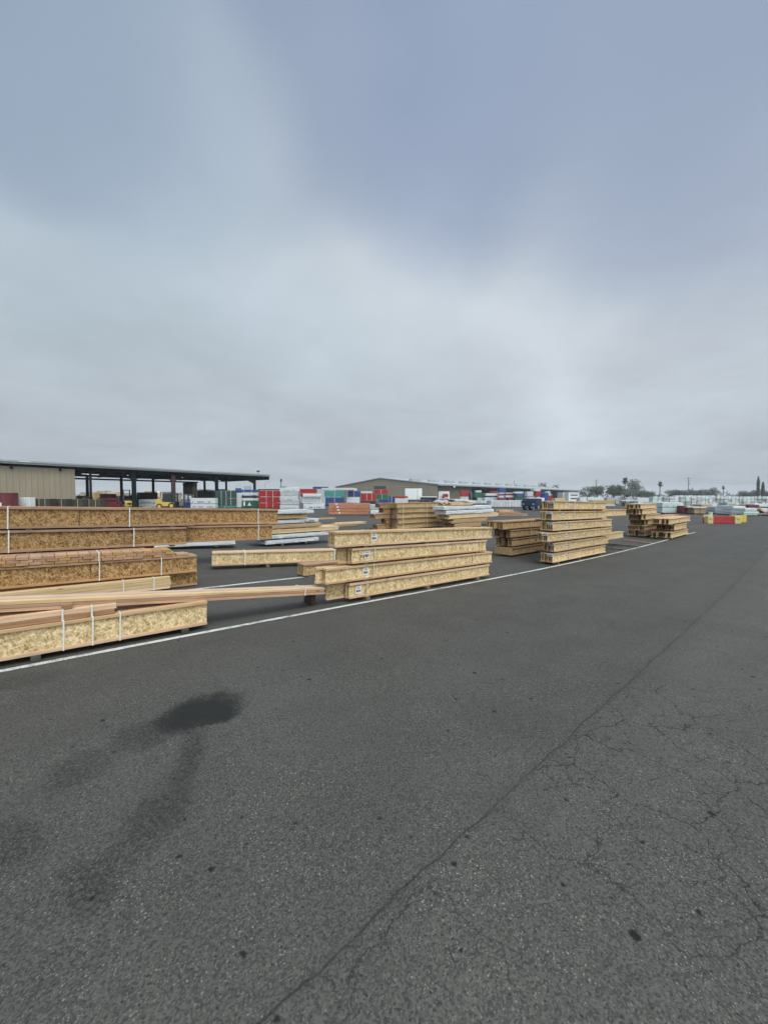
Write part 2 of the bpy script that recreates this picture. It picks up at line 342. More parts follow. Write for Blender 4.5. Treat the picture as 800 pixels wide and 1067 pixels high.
# ================================================================== GROUND
def build_ground():
    svals = [-420, -200, -100, -60, -40, -30, -20, -14, -10, -8, -6, -4, -3, -2] + [x * .5 - 1 for x in range(0, 60)] + [32, 40, 60, 100, 160, 250, 400, 640]
    tvals = [-420, -200, -80, -30, -10, 0, 5, 10, 20, 40, 80, 160, 300, 480]
    vs = []; fs = []
    for s in svals:
        for t in tvals: vs.append((s, t, hz(s)))
    nt_ = len(tvals)
    for i in range(len(svals) - 1):
        for j in range(nt_ - 1): fs.append((i * nt_ + j, (i + 1) * nt_ + j, (i + 1) * nt_ + j + 1, i * nt_ + j + 1))
    me = bpy.data.meshes.new('ground'); me.from_pydata(vs, [], fs); me.update()
    for p in me.polygons: p.use_smooth = True
    o = link('ground', me); o.rotation_euler = (0, 0, RZ); o['kind'] = 'structure'
    m, g, b = newmat('asphalt'); g.flat = True; tc = g.n('ShaderNodeTexCoord'); v = tc.outputs['Object']; s = g.sep(v)
    v2 = g.comb(s[0], s[1], 0.0)
    big = g.noise(v2, .16, 4, .6).outputs['Fac']; med = g.noise(v2, 1.1, 5, .65).outputs['Fac']; streak = g.noise(g.vm('MULTIPLY', v2, (.12, 1.3, 1)), 1.0, 4, .6).outputs['Fac']
    fine = g.noise(v2, 42, 4, .75).outputs['Fac']
    agg = g.voro(v2, 150); ac = g.sep(agg.outputs['Color'])
    agg2 = g.voro(v2, 62); a2 = g.sep(agg2.outputs['Color'])
    grit = g.noise(v2, 95, 3, .8).outputs['Fac']
    val = g.m('ADD', .70, g.m('MULTIPLY', big, .30)); val = g.m('ADD', val, g.m('MULTIPLY', g.m('SUBTRACT', med, .5), .42)); val = g.m('ADD', val, g.m('MULTIPLY', g.m('SUBTRACT', streak, .5), .34))
    val = g.m('ADD', val, g.m('MULTIPLY', g.m('SUBTRACT', fine, .5), .42)); val = g.m('ADD', val, g.m('MULTIPLY', g.m('SUBTRACT', grit, .5), 1.0)); val = g.m('ADD', val, g.m('MULTIPLY', g.m('SUBTRACT', ac[0], .5), .62))
    col = g.mix(1.0, (.079, .0745, .0675, 1), g.comb(val, val, val), 'MULTIPLY')
    # pale stones and dark pits in the wearing course
    thin = g.mr(g.noise(v2, 1.6, 4, .7).outputs['Fac'], .35, .65, .15, 1)
    st1 = g.m('MULTIPLY', g.mr(a2[1], .958, .964, 0, 1, False), g.mr(agg2.outputs['Distance'], .12, .30, 1, 0))
    col = g.mix(g.m('MULTIPLY', g.m('MULTIPLY', st1, thin), .8), col, (.30, .285, .25))
    st2 = g.m('MULTIPLY', g.mr(ac[1], .90, .91, 0, 1, False), g.mr(agg.outputs['Distance'], .2, .5, 1, 0))
    col = g.mix(g.m('MULTIPLY', g.m('MULTIPLY', st2, thin), .75), col, (.26, .25, .22))
    pit = g.m('MULTIPLY', g.mr(a2[2], .965, .97, 0, 1, False), g.mr(agg2.outputs['Distance'], .15, .34, 1, 0))
    col = g.mix(g.m('MULTIPLY', pit, .75), col, (.015, .015, .014))
    # drips and chewing gum
    def drips(off, scale, thr, r0, r1, k, c0, c1):
        nonlocal col
        vv = g.vm('ADD', g.vm('ADD', v2, off), g.vm('SCALE', g.vm('SUBTRACT', g.noise(v2, 38, 3).outputs['Color'], (.5, .5, .5)), scale=.035))
        sv = g.voro(vv, scale); sc = g.sep(sv.outputs['Color']); rad = g.m('MULTIPLY', g.m('ADD', r0, g.m('MULTIPLY', g.m('POWER', sc[1], 2.0), r1 - r0)), scale)
        sp_ = g.m('MULTIPLY', g.mr(sc[0], thr, thr + .005, 0, 1, False), g.mr(g.m('SUBTRACT', sv.outputs['Distance'], rad), -.006 * scale, .006 * scale, 1, 0))
        cl = g.mr(g.noise(g.vm('ADD', v2, off), .8, 2).outputs['Fac'], c0, c1)
        col = g.mix(g.m('MULTIPLY', g.m('MULTIPLY', sp_, cl), k), col, (.009, .009, .009))
    drips((0, 0, 0), 2.3, .55, .009, .022, .92, .34, .46); drips((5.3, 2.1, 0), 5.0, .74, .005, .014, .9, .40, .52)
    # oil stain and its dragged tail
    wn = g.vm('SCALE', g.vm('SUBTRACT', g.noise(v2, 3.0, 5, .65).outputs['Color'], (.5, .5, .5)), scale=.34)
    wn = g.vm('ADD', wn, g.vm('SCALE', g.vm('SUBTRACT', g.noise(v2, 17, 4, .7).outputs['Color'], (.5, .5, .5)), scale=.16))
    vw = g.vm('ADD', v2, wn)
    tot = None
    def blob(px, py, rs, rt, ang, k):
        nonlocal tot
        cs, ct = gnd(px, py)
        d = g.vm('SUBTRACT', vw, (cs, ct, 0)); q = g.sep(d)
        ca, sa = math.cos(ang), math.sin(ang)
        a = g.m('ADD', g.m('MULTIPLY', q[0], ca / rs), g.m('MULTIPLY', q[1], sa / rs)); c = g.m('ADD', g.m('MULTIPLY', q[0], -sa / rt), g.m('MULTIPLY', q[1], ca / rt))
        r2 = g.m('SQRT', g.m('ADD', g.m('MULTIPLY', a, a), g.m('MULTIPLY', c, c)))
        mk = g.mr(r2, .35, 1.2, k, 0)
        tot = mk if tot is None else g.m('MAXIMUM', tot, mk)
    p = [gnd(*q) for q in ((240, 730), (150, 762), (205, 775), (175, 850), (125, 915), (30, 850))]
    def seg(a, b, rt, k):
        (x0, y0), (x1, y1) = gnd(*a), gnd(*b); ln = math.hypot(x1 - x0, y1 - y0); ang = math.atan2(y1 - y0, x1 - x0)
        ma = ((a[0] + b[0]) / 2, (a[1] + b[1]) / 2); blob(ma[0], ma[1], ln / 2 * 1.15, rt, ang, k)
    seg((256, 722), (160, 760), .27, .92); seg((242, 733), (205, 750), .24, 1.0); seg((190, 750), (110, 780), .24, .42); seg((212, 748), (178, 828), .13, .44); seg((190, 805), (140, 890), .19, .4); seg((150, 860), (110, 940), .2, .3); seg((120, 775), (40, 830), .25, .35); seg((60, 850), (-30, 905), .26, .36); seg((130, 890), (60, 960), .2, .4); seg((90, 700), (-40, 720), .25, .3)
    br = g.noise(v2, 48, 5, .85).outputs['Fac']
    oil = g.mr(g.m('ADD', tot, g.m('MULTIPLY', g.m('SUBTRACT', br, .5), 2.2)), .04, .86, 0, 1); oil = g.m('MULTIPLY', oil, g.mr(tot, .02, .3, 0, 1))
    col = g.mix(g.m('MULTIPLY', oil, .92), col, (.012, .013, .012))
    # construction seam
    q0 = gnd(345, 997); q1 = gnd(672.5, 695); ang = math.atan2(q1[1] - q0[1], q1[0] - q0[0])
    wob = g.m('MULTIPLY', g.m('SUBTRACT', g.noise(g.comb(s[0], 0.0, 0.0), 2.2, 5, .6).outputs['Fac'], .5), .10)
    dist = g.m('ADD', g.m('ADD', g.m('MULTIPLY', g.m('SUBTRACT', s[0], q0[0]), -math.sin(ang)), g.m('MULTIPLY', g.m('SUBTRACT', s[1], q0[1]), math.cos(ang))), wob)
    ad = g.m('ABSOLUTE', g.m('ADD', dist, g.m('MULTIPLY', g.m('SUBTRACT', fine, .5), .012)))
    brk = g.mr(g.noise(g.comb(s[0], 3.1, 0.0), 1.7, 4, .7).outputs['Fac'], .36, .52, .35, 1)
    seam = g.m('MULTIPLY', g.mr(ad, .0015, .0075, .72, 0), brk)
    halo = g.mr(ad, .0, .05, .2, 0)
    # fatigue cracks on the far side of the seam
    wv = g.vm('ADD', v2, g.vm('SCALE', g.vm('SUBTRACT', g.noise(v2, 2.6, 5, .65).outputs['Color'], (.5, .5, .5)), scale=.34))
    c1 = g.mr(g.voro(wv, 1.8, 'DISTANCE_TO_EDGE').outputs['Distance'], .002, .011, 1, 0)
    c2 = g.mr(g.voro(g.vm('ADD', wv, (3.3, 1.7, 0)), 4.6, 'DISTANCE_TO_EDGE').outputs['Distance'], .004, .022, 1, 0)
    k1 = gnd(705, 790); dz_ = g.vm('DISTANCE', vw, (k1[0], k1[1], 0)); zone = g.mr(dz_, .9, 1.9, 1, 0)
    k2 = gnd(420, 1030); zone2 = g.mr(g.vm('DISTANCE', vw, (k2[0], k2[1], 0)), .2, .62, .8, 0)
    gate = g.mr(g.noise(v2, 1.9, 3).outputs['Fac'], .32, .46); gate2 = g.mr(g.noise(g.vm('ADD', v2, (9, 4, 0)), 2.3, 3).outputs['Fac'], .40, .52)
    side = g.mr(dist, -.02, .0, 1, 0)
    zz = g.m('MULTIPLY', g.m('MAXIMUM', zone, zone2), side)
    crk = g.m('MULTIPLY', zz, g.m('MAXIMUM', g.m('MULTIPLY', c1, gate), g.m('MULTIPLY', g.m('MULTIPLY', c2, gate2), .75)))
    allc = g.m('MAXIMUM', seam, crk)
    lite = g.mr(dist, -.3, .1, 1.10, 1.0); col = g.mix(1.0, col, g.comb(lite, lite, lite), 'MULTIPLY')
    col = g.mix(g.m('MULTIPLY', halo, 1.0), col, (.035, .034, .031))
    col = g.mix(g.m('MULTIPLY', allc, .85), col, (.018, .017, .016))
    # tyre-darkened, slightly browner lane beside the white line
    band = g.m('MULTIPLY', g.mr(g.m('ABSOLUTE', g.m('SUBTRACT', s[1], 4.3)), .2, 1.2, 1, 0), g.mr(g.noise(v2, .6, 3).outputs['Fac'], .35, .65))
    col = g.mix(g.m('MULTIPLY', band, .3), col, (.06, .056, .05))
    g.put(b.inputs['Base Color'], col)
    g.put(b.inputs['Roughness'], g.m('SUBTRACT', .74, g.m('MULTIPLY', oil, .12)))
    b.inputs['Specular IOR Level'].default_value = .14
    hgt = g.m('ADD', g.m('MULTIPLY', fine, .5), g.m('MULTIPLY', ac[0], .6)); hgt = g.m('SUBTRACT', hgt, g.m('MULTIPLY', allc, .35))
    bump(g, b, hgt, .55, .006)
    me.materials.append(m)
build_ground()

def mat_linepaint():
    m, g, b = newmat('road_paint'); tc = g.n('ShaderNodeTexCoord'); v = tc.outputs['Object']
    n = g.noise(v, 14, 6, .75).outputs['Fac']; n2 = g.noise(v, 90, 3, .7).outputs['Fac']; n3 = g.noise(v, 1.3, 3).outputs['Fac']
    w = g.m('ADD', g.m('ADD', g.m('MULTIPLY', n, .5), g.m('MULTIPLY', n2, .35)), g.m('MULTIPLY', n3, .3))
    g.put(b.inputs['Base Color'], g.mix(g.mr(w, .55, .70), (.52, .52, .50), (.14, .14, .135))); b.inputs['Roughness'].default_value = .7; return m
M['paint'] = mat_linepaint()
def painted_line(s0, s1, t0, t1, w):
    vs = []; fs = []; n = int((s1 - s0) / .25)
    for i in range(n + 1):
        s = s0 + (s1 - s0) * i / n; t = t0 + (t1 - t0) * i / n
        j0 = (mnoise.noise(Vector((s * 3, 1, 0)))) * .008; j1 = (mnoise.noise(Vector((s * 3, 7, 0)))) * .008
        vs += [(s, t - w / 2 + j0, hz(s) + .004), (s, t + w / 2 + j1, hz(s) + .004)]
        if i: k = 2 * i; fs.append((k - 2, k, k + 1, k - 1))
    me = bpy.data.meshes.new('painted_line'); me.from_pydata(vs, [], fs); me.materials.append(M['paint'])
    o = link('painted_line', me); o.rotation_euler = (0, 0, RZ); o['kind'] = 'structure'; return o
TL = sum(gnd(*p)[1] for p in ((0, 699), (180, 665.3), (300, 643.8), (340, 635))) / 4
e1 = gnd(678, 567.5)
painted_line(-8, 28.0, TL, TL, .072)
l2a = gnd(240, 610); l2b = gnd(312, 602)
painted_line(-6, 9.5, l2a[1] - (l2a[0] + 6) * (l2b[1] - l2a[1]) / (l2b[0] - l2a[0]), l2a[1] + (9.5 - l2a[0]) * (l2b[1] - l2a[1]) / (l2b[0] - l2a[0]), .09)

# ================================================================== NEAR STACKS
GE = 'I-joist bundles stacked beside the white line'
TF = TL + .10                                         # front faces stand just behind the line
# --- A: the stack cut by the left edge of the picture
gA = 'timber stacked at the left edge of the lane'
sA = S(216, TF, 645)
joist_bundle('yellow I-joist bundle lying lowest beside the white line at the left', gA, -3.2, sA, TF, hz(-3.2) + .06, hz(sA) + .06, 12, .285, 'new', straps=(62, 93, 122), strapm='strap', stwd=.014)
def board_pack(label, group, s0, s1, t, z0, z1, ny, nz, bw, bh, mat, straps=(), jit=.02, name='lumber_pack', across=False, strapm='strap', yaw=0.0, cat='lumber pack', topmat=None):
    L = math.hypot(s1 - s0, z1 - z0); w = ny * bw if not across else ny; tilt = math.atan2(z1 - z0, s1 - s0)
    p = xy((s0 + s1) / 2 - math.sin(yaw) * w / 2, t + math.cos(yaw) * w / 2)
    o = thing(name, label, cat, (p[0], p[1], (z0 + z1) / 2), RZ + yaw, tilt, group)
    if across:
        n = int(L / bw); me = boxme('board', (-bw / 2 + .003, bw / 2 - .003, -w / 2, w / 2, 0, bh - .003), mat, .003)
        for i in range(n):
            for k in range(nz):
                link('board', me, o, (-L / 2 + (i + .5) * bw + (k % 2) * .045, random.uniform(-.012, .012), k * bh))
    else:
        me = boxme('board', (-L / 2, L / 2, -bw / 2 + .002, bw / 2 - .002, 0, bh - .003), mat, .003); mt_ = boxme('board', (-L / 2, L / 2, -bw / 2 + .002, bw / 2 - .002, 0, bh - .003), topmat, .003) if topmat else None
        for i in range(ny):
            for k in range(nz):
                link('board', mt_ if (topmat and k == nz - 1) else me, o, (random.uniform(-jit, jit), -w / 2 + (i + .5) * bw, k * bh))
    for x in straps:
        link('strap', strap_me(0, w + .006, nz * bh, M[strapm], .016), o, (S(x, t) - (s0 + s1) / 2, 0, 0))
    return o
za = .06 + .285
s120 = S(120, TF, 640)
board_pack('short reddish board layer strapped on top of the lowest yellow joists', gA, -3.2, s120, TF + .02, hz(-3.2) + za + .004, hz(s120) + za + .004, 4, 2, .088, .052, M['fir'], topmat=M['fir_skylit'], straps=(62, 93))
s160 = S(170, TF + .2, 632)
# long beam pack bridging the two stacks
sb0, sb1 = -3.0, S(338, TF + .08, 617)
zb1 = onplane(338, 619.3, TF + .08)[1]; zb0r = onplane(0, 638.5, TF + .08)[1]; sb_ = S(0, TF + .08, 638)
zb0 = zb0r + (zb0r - zb1) / (sb1 - sb_) * (sb_ - sb0) * .5
board_pack('long red fir beams with sky-lit toned tops reaching across the gap to the next stack', gA, sb_ - 2.2, sb1, TF + .08, zb0r + 2.2 * (zb0r - zb1) / (sb1 - sb_), zb1, 3, 3, .09, .034, M['fir'], straps=(318,), jit=.012, topmat=M['fir_skylit'])  # paler top boards imitate sky light on the upper faces
spacer(S(70, TF, 635), TF + .03, .34, hz(0) + za + .108, .05, 'reddish wood block under the long fir beams', None, 'fir')
spacer(sb1 - .1, TF + .24, .22, hz(3), zb1 - hz(3) - .003, 'short dark timber propping the far end of the long fir beams', None, 'dark_pack', bw=.08)
for px in (37, 193): spacer(S(px, TF, 680), TF - .03, .5, hz(S(px, TF)), .058, 'shade-darkened wood bearer under the lowest yellow joists, ' + ('nearer the left edge' if px < 100 else 'near their right end'), 'bearers under the left stack', mat='dark_pack', bw=.075)  # near-black colour puts the shade under the joists into the bearers
# --- A back: weathered bundle with blocking, lying behind the beams
tA3 = 7.45
s205 = S(205, tA3, 590)
joist_bundle('dark weathered I-joist bundle underneath the strapped blocking at left', gA, -3.0, S(206, tA3 + .05, 605), tA3 + .08, hz(-3) + .02, hz(s205) + .02, 6, .241, 'old')
board_pack('pale plank pack wedged in front of the dark lowest joists', gA, -3.0, S(178, tA3 - .12, 608), tA3 - .12, hz(-3) + .03, hz(1.4) + .05, 1, 4, .16, .05, M['pine'], straps=(127, 159))
joist_bundle('brown I-joist bundle carrying a layer of short blocking at left', gA, -3.0, s205, tA3, hz(-3) + .285, hz(s205) + .275, 6, .302, 'old', straps=(102, 167), strapm='strap', stwd=.014, joints=(93,))
s178 = S(182, tA3, 578)
board_pack('layer of short brown blocking with its board ends facing the lane', gA, S(-30, tA3, 580), s178, tA3 - .01, hz(-.6) + .592, hz(s178) + .584, .38, 3, .14, .042, M['fir_y'], straps=(102,), across=True)
board_pack('two thin boards lying over the brown joists beside the blocking', gA, s178 + .04, S(198, tA3, 580), tA3, hz(2) + .584, hz(2) + .58, 4, 1, .09, .04, M['fir_y'])
# --- B: tall brown stack behind
gB = 'brown joist bundles in the tall left stack'
tB = 9.5; HB = .395
def bz(s, k): return hz(s) + .145 + .425 * k
def B(label, xr, t, k, straps, s0=-3.6, joints=()):
    s1 = S(xr, t, 550)
    return joist_bundle(label, gB, s0, s1, t, bz(s0, k) , bz(s1, k), 5, HB, 'old', fw=.089, straps=straps, strapm='strap', stwd=.019, fh=.045, joints=joints)
B('brown joist bundle at the bottom of the tall left stack, half hidden', 150, tB, 0, ())
B('brown joist bundle in the front row of the tall left stack, middle level', 194, tB, 1, (8, 139), joints=(129,))
B('brown joist bundle on top of the front row of the tall left stack', 202, tB, 2, (8, 135), joints=(83, 95))
B('long brown joist bundle in the back row, below the top one', 284, tB + .46, 1, (269,))
B('long brown joist bundle on top of the back row below the red packs', 290, tB + .46, 2, (269,), joints=(252,))
B('brown joist bundle at the bottom of the hidden back row', 160, tB + .46, 0, ())
for k in (1, 2):
    for px in (30, 110, 180): spacer(S(px, tB), tB + .02, .86, bz(S(px, tB), k) - .031, .029, 'thin wood spacer under the %s brown bundle of the tall left stack, %s one' % (('', 'middle', 'top')[k], {30: 'left', 110: 'middle', 180: 'right'}[px]), 'spacers in the tall left stack')
for px in (20, 110): spacer(S(px, tB), tB, .9, hz(S(px, tB)), .14, 'thick wood bearer under the tall left stack', 'bearers under the tall left stack')
# --- D: single bundle lying askew
p0 = gnd(221, 590, .09); p1 = gnd(350, 585, .09)
yw = math.atan2(p1[1] - p0[1], p1[0] - p0[0]); LD = math.hypot(p1[0] - p0[0], p1[1] - p0[1])
def askew(label, group, p0, p1, zo, n, H, kind, **kw):
    yw = math.atan2(p1[1] - p0[1], p1[0] - p0[0]); LD = math.hypot(p1[0] - p0[0], p1[1] - p0[1])
    m_ = ((p0[0] + p1[0]) / 2, (p0[1] + p1[1]) / 2)
    return joist_bundle(label, group, m_[0] - LD / 2, m_[0] + LD / 2, m_[1], hz(p0[0]) + zo, hz(p1[0]) + zo, n, H, kind, yaw=yw, **kw)
d = askew('single yellow I-joist bundle lying askew between the two near stacks', None, p0, p1, .09, 6, .302, 'new')
link('strap', strap_me(0, 6 * .0635, .302, M['strap'], .025), d, (-LD * .26, 0, 0)); link('strap', strap_me(0, 6 * .0635, .302, M['strap'], .025), d, (LD * .485, 0, 0))
for f_ in (.42, .8):
    sp = (p0[0] + (p1[0] - p0[0]) * f_, p0[1] + (p1[1] - p0[1]) * f_); spacer(sp[0], sp[1] + .01, .4, hz(sp[0]), .09, 'wood bearer under the askew yellow bundle', 'bearers under the askew bundle')
# --- E: middle stack of four
gE = 'yellow joist bundles in the middle stack of four'
tE = TF
def ez(s, k): return hz(s) * 1.0 + .065 + .278 * k
def E(label, xl, xr, k, straps, tags, stag, n=6):
    s0 = S(xl, tE, 600 - 14 * k); s1 = S(xr, tE, 590 - 12 * k); ex = max(stag) * 0
    s0 -= max(stag)                                   # joists behind the front one start farther left
    st_ = [max(stag) - 0 if False else x for x in stag]
    return joist_bundle(label, gE, s0, s1, tE, ez(s0, k), ez(s1, k), n, .241, 'new', straps=straps, tags=tags, stag=st_, strapm='strap_t', stwd=.018)
E('yellow joist bundle at the bottom of the middle stack of four', 364, 510, 0, (382, 476), ((374, .5),), [.34, .33, .0, .05], n=4)
E('yellow joist bundle second from the bottom of the middle stack of four', 341, 513, 1, (389, 493), ((381.7, .55),), [.10, .12, .0, .04], n=4)
e3 = E('yellow joist bundle second from the top of the middle stack of four', 367, 507, 2, (390, 500), ((383, .55),), [.18, .16, .0, .06], n=4)
E('yellow joist bundle on top of the middle stack of four', 350.5, 513, 3, (386.5, 483), ((390.5, .55),), [.0, .01, .0, .02], n=4)
# stamped characters beside the tag of the third bundle
mk = MB()
for i, (a, b_) in enumerate(((0, .022), (.03, .05), (.058, .08), (.09, .1), (.118, .14))): mk.box(a, b_, -.0015, 0, (.0, .004, .0, .01, .0)[i], (.05, .048, .05, .04, .05)[i])
link('stamped_mark', mk.mesh('stamped_mark', M['grey_wood']), e3, (S(371, tE) - (S(367, tE) - .28 + S(507, tE)) / 2, -.19 + .0635 / 2 - .008, .09))
for k in range(4):
    for px in (382, 445, 497):
        s = S(px, tE, 600)
        spacer(s, tE + (-.04 if k == 0 else .015), .46 if k == 0 else .36, ez(s, k) - (.065 if k == 0 else .036), .064 if k == 0 else .034, ('dark bearer under the middle stack of four, ' if k == 0 else 'thin wood spacer under the %s bundle of the middle stack, ' % ('', 'second', 'third', 'top')[k]) + {382: 'left', 445: 'middle', 497: 'right'}[px] + ' one', 'bearers under the middle stack' if k == 0 else 'spacers in the middle stack')
# small dark-ended bundle showing at the stack's rear left
pb = gnd(317, 600.5, .03)
joist_bundle('short brown joist bundle poking out behind the middle stack', None, pb[0], pb[0] + 2.6, pb[1], hz(pb[0]) + .03, hz(pb[0] + 2.6) + .03, 5, .241, 'mid')
blk = link('cloth_bundle', None); tag(blk, 'crumpled black plastic sheet beside the end of the askew bundle', 'plastic sheet')
q = gnd(341, 587, .0); mm = MB()
for i in range(5): 
    a = random.uniform(-.25, .25); c_ = random.uniform(-.1, .1); mm.box(a - .14, a + .14, c_ - .1, c_ + .1, 0, random.uniform(.1, .2))
blk.location = (*xy(q[0], q[1]), hz(q[0])); bm_ = mm.mesh('plastic_sheet', M['w_black'], .03); link('crumpled_fold', bm_, blk)
# --- F: tall stack of six
gF = 'yellow joist bundles in the tall stack of six'
tF = TF
fl0 = onplane(576.5, 586.6, tF)[1] - hz(S(576.5, tF)); fl5 = onplane(577.6, 531, tF)[1] - hz(S(577.6, tF))
pF = (fl5 - fl0) / 5; bF = max(.045, fl0)
HF = min(.246, pF - .022)
rows = [('at the bottom', 576.5, 631, 575, [0, .02, .0, .05, .02, .0]), ('second from the bottom', 578, 634, 568, [0, 0, .05, .02, .1, .1]), ('third from the bottom', 571, 637.7, 560, [0, .02, .0, .05, .1, .12]),
        ('third from the top', 576.5, 637.7, 551, [0, 0, .02, .0, .03, .0]), ('second from the top', 575.4, 632, 539, [.0, .03, .05, .0, .0, .05]), ('on top', 577.6, 631.6, 527, [0, .0, .03, .02, .05, .0])]
for k, (w, xl, xr, py, sg) in enumerate(rows):
    s0 = S(xl, tF, py); s1 = S(xr, tF, py)
    joist_bundle('yellow joist bundle %s of the tall six-high stack' % w, gF, s0, s1, tF, hz(s0) + bF + pF * k, hz(s1) + bF + pF * k, 6, HF, 'new', stag=sg, endtags=1,
                 straps=((598, 619) if k >= 4 else (593.5, 620)), tags=((591 - (4 if k == 4 else 0), .62),), strapm='strap' if k >= 4 else 'strap_t', stwd=.022)
rb = [('lowest in', 563, 628, 0), ('second up in', 566, 650, 1), ('third up in', 560, 636, 2), ('fourth up in', 562, 632, 3), ('fifth up in', 565, 652.5, 4), ('topmost in', 566, 629, 5)]
for (w, xl, xr, k) in rb:
    t_ = tF + .40; s0 = S(xl + 4, t_, 550); s1 = S(xr, t_, 550)
    joist_bundle('tan joist bundle %s the rear row of the tall six-high stack' % w, 'rear row of the tall stack of six', s0, s1, t_, hz(s0) + bF + pF * k, hz(s1) + bF + pF * k, 3, HF, 'mid' if k in (0, 2) else 'new', stag=[.0, .06, .15])
for k in range(6):
    for px in (583, 605, 627):
        s = S(px, tF, 560); h_ = bF - .003 if k == 0 else pF - HF - .004
        spacer(s, tF + .015, .7, hz(s) + (0 if k == 0 else bF + pF * k - h_ - .002), h_, 'wood spacer under the %s bundle of the tall six-high stack, %s one' % (('bottom', 'second', 'third', 'fourth', 'fifth', 'top')[k], {583: 'left', 605: 'middle', 627: 'right'}[px]), 'spacers in the tall stack of six')
for i, (a, b_) in enumerate((((631.5, 572), (649.5, 573.5)), ((631.5, 567.5), (664.5, 570.5)), ((649.7, 563.7), (678, 567.2)))):
    g0, g1 = gnd(*a), gnd(*b_); ln = math.hypot(g1[0] - g0[0], g1[1] - g0[1])
    o = link('wood_bearer', boxme('wood_bearer', (-ln / 2, ln / 2, -.045, .045, 0, .07), M['grey_wood' if i != 2 else 'flange_old'], .005)); mx = xy((g0[0] + g1[0]) / 2, (g0[1] + g1[1]) / 2)
    o.location = (*mx, hz(g0[0])); o.rotation_euler = (0, 0, RZ + math.atan2(g1[1] - g0[1], g1[0] - g0[0]))
    tag(o, ('empty dark bearer nearest the tall stack of six', 'empty dark bearer reaching the white line past the tall stack', 'empty brown bearer farthest from the tall stack of six')[i], 'timber bearer', 'empty bearers on the asphalt')
# --- G: older stack between the middle and the tall stacks
gG = 'old brown joist bundles behind the tall stack of six'
c_ = gnd(533, 579, .05); tG = c_[1]
for k, (w, xl) in enumerate((('at the bottom', 533.5), ('second from the bottom', 534), ('second from the top', 532.5), ('on top', 524.7))):
    s0 = S(xl, tG, 575 - 10 * k); s1 = s0 + 3.6
    z = hz(c_[0]) + .05 + .285 * k
    joist_bundle('old brown joist bundle %s of the stack behind the tall six-high one' % w, gG, s0, s1, tG, z, z - .03, 10, .241, 'mid', stag=[0, .02, .0, .25, .2, .0, .03, .1, .0, .0] if k else None, straps=(553,))
    if k == 0:
        for o in (link('closing_board', boxme('closing_board', (-.02, .02, -.31, .31, .0, .235), M['tan_pack'], .004)),):
            o.parent = [x for x in bpy.data.objects if x.name.startswith('joist_bundle') and x.parent is None][-1]; o.location = (-1.825, 0, .002)
    for q in (.35, 2.6): spacer(s0 + q, tG + .02, .6, z - (.05 if k == 0 else .043), .048 if k == 0 else .04, 'wood spacer in the old brown stack', 'spacers in the old brown stack')
# --- I: two far stacks by the line
gI = 'joist bundles in the far brown stacks'
c1 = gnd(673, 558.5, .08); t1 = c1[1]
wl = ['at the bottom', 'second from the bottom', 'third from the bottom', 'third from the top', 'second from the top', 'on top']
for k, (xl, xr) in enumerate(((672.5, 686), (672, 686), (674, 685), (671.5, 685), (668, 681.5), (667.5, 681))):
    s0 = S(xl, t1, 552 - 5 * k); s1 = S(xr, t1, 552 - 5 * k) + .6
    joist_bundle('brown joist bundle %s of the far six-high stack by the line' % wl[k], gI, s0, s1, t1, hz(s0) + .08 + .272 * k, hz(s0) + .08 + .272 * k, 9, .241, 'new', fw=.089, stag=[random.choice((0, .1, .3, .05)) for _ in range(9)])
    for q in (.3, 1.7): spacer(s0 + q, t1 + .02, .75, hz(s0) + (.0 if k == 0 else .08 + .272 * k - .031), .079 if k == 0 else .029, 'wood spacer in the far six-high stack', 'spacers in the far six-high stack')
c2 = gnd(699, 561, .08); t2 = c2[1]
for k, (xl, xr, w) in enumerate(((699, 717.5, 'at the bottom'), (703, 716, 'in the middle'), (697.5, 719.5, 'on top'))):
    s0 = S(xl, t2, 556 - 7 * k); s1 = S(xr, t2, 556 - 7 * k)
    joist_bundle('brown joist bundle %s of the low far stack at the line end' % w, gI, s0, s1, t2, hz(s0) + .08 + .33 * k, hz(s0) + .08 + .33 * k, 9, .26, 'new', fw=.089, stag=[random.choice((0, .15, .4, .05)) for _ in range(9)])
    for q in (.4, 3.0): spacer(s0 + q, t2 + .02, .75, hz(s0) + (.0 if k == 0 else .08 + .33 * k - .068), .079 if k == 0 else .066, 'wood spacer in the low far stack', 'spacers in the low far stack')
joist_bundle('long brown joist bundle lying behind the low far stack', gI, S(684, t2 + 1.5, 545), S(704, t2 + 1.5, 545) + .8, t2 + 1.5, G0 + .6, G0 + .6, 6, .3, 'mid', fw=.089)
joist_bundle('brown joist bundle under the long one behind the low far stack', gI, S(684, t2 + 1.5, 545), S(702, t2 + 1.5, 545) + .8, t2 + 1.5, G0 + .1, G0 + .1, 6, .48, 'mid', fw=.089)

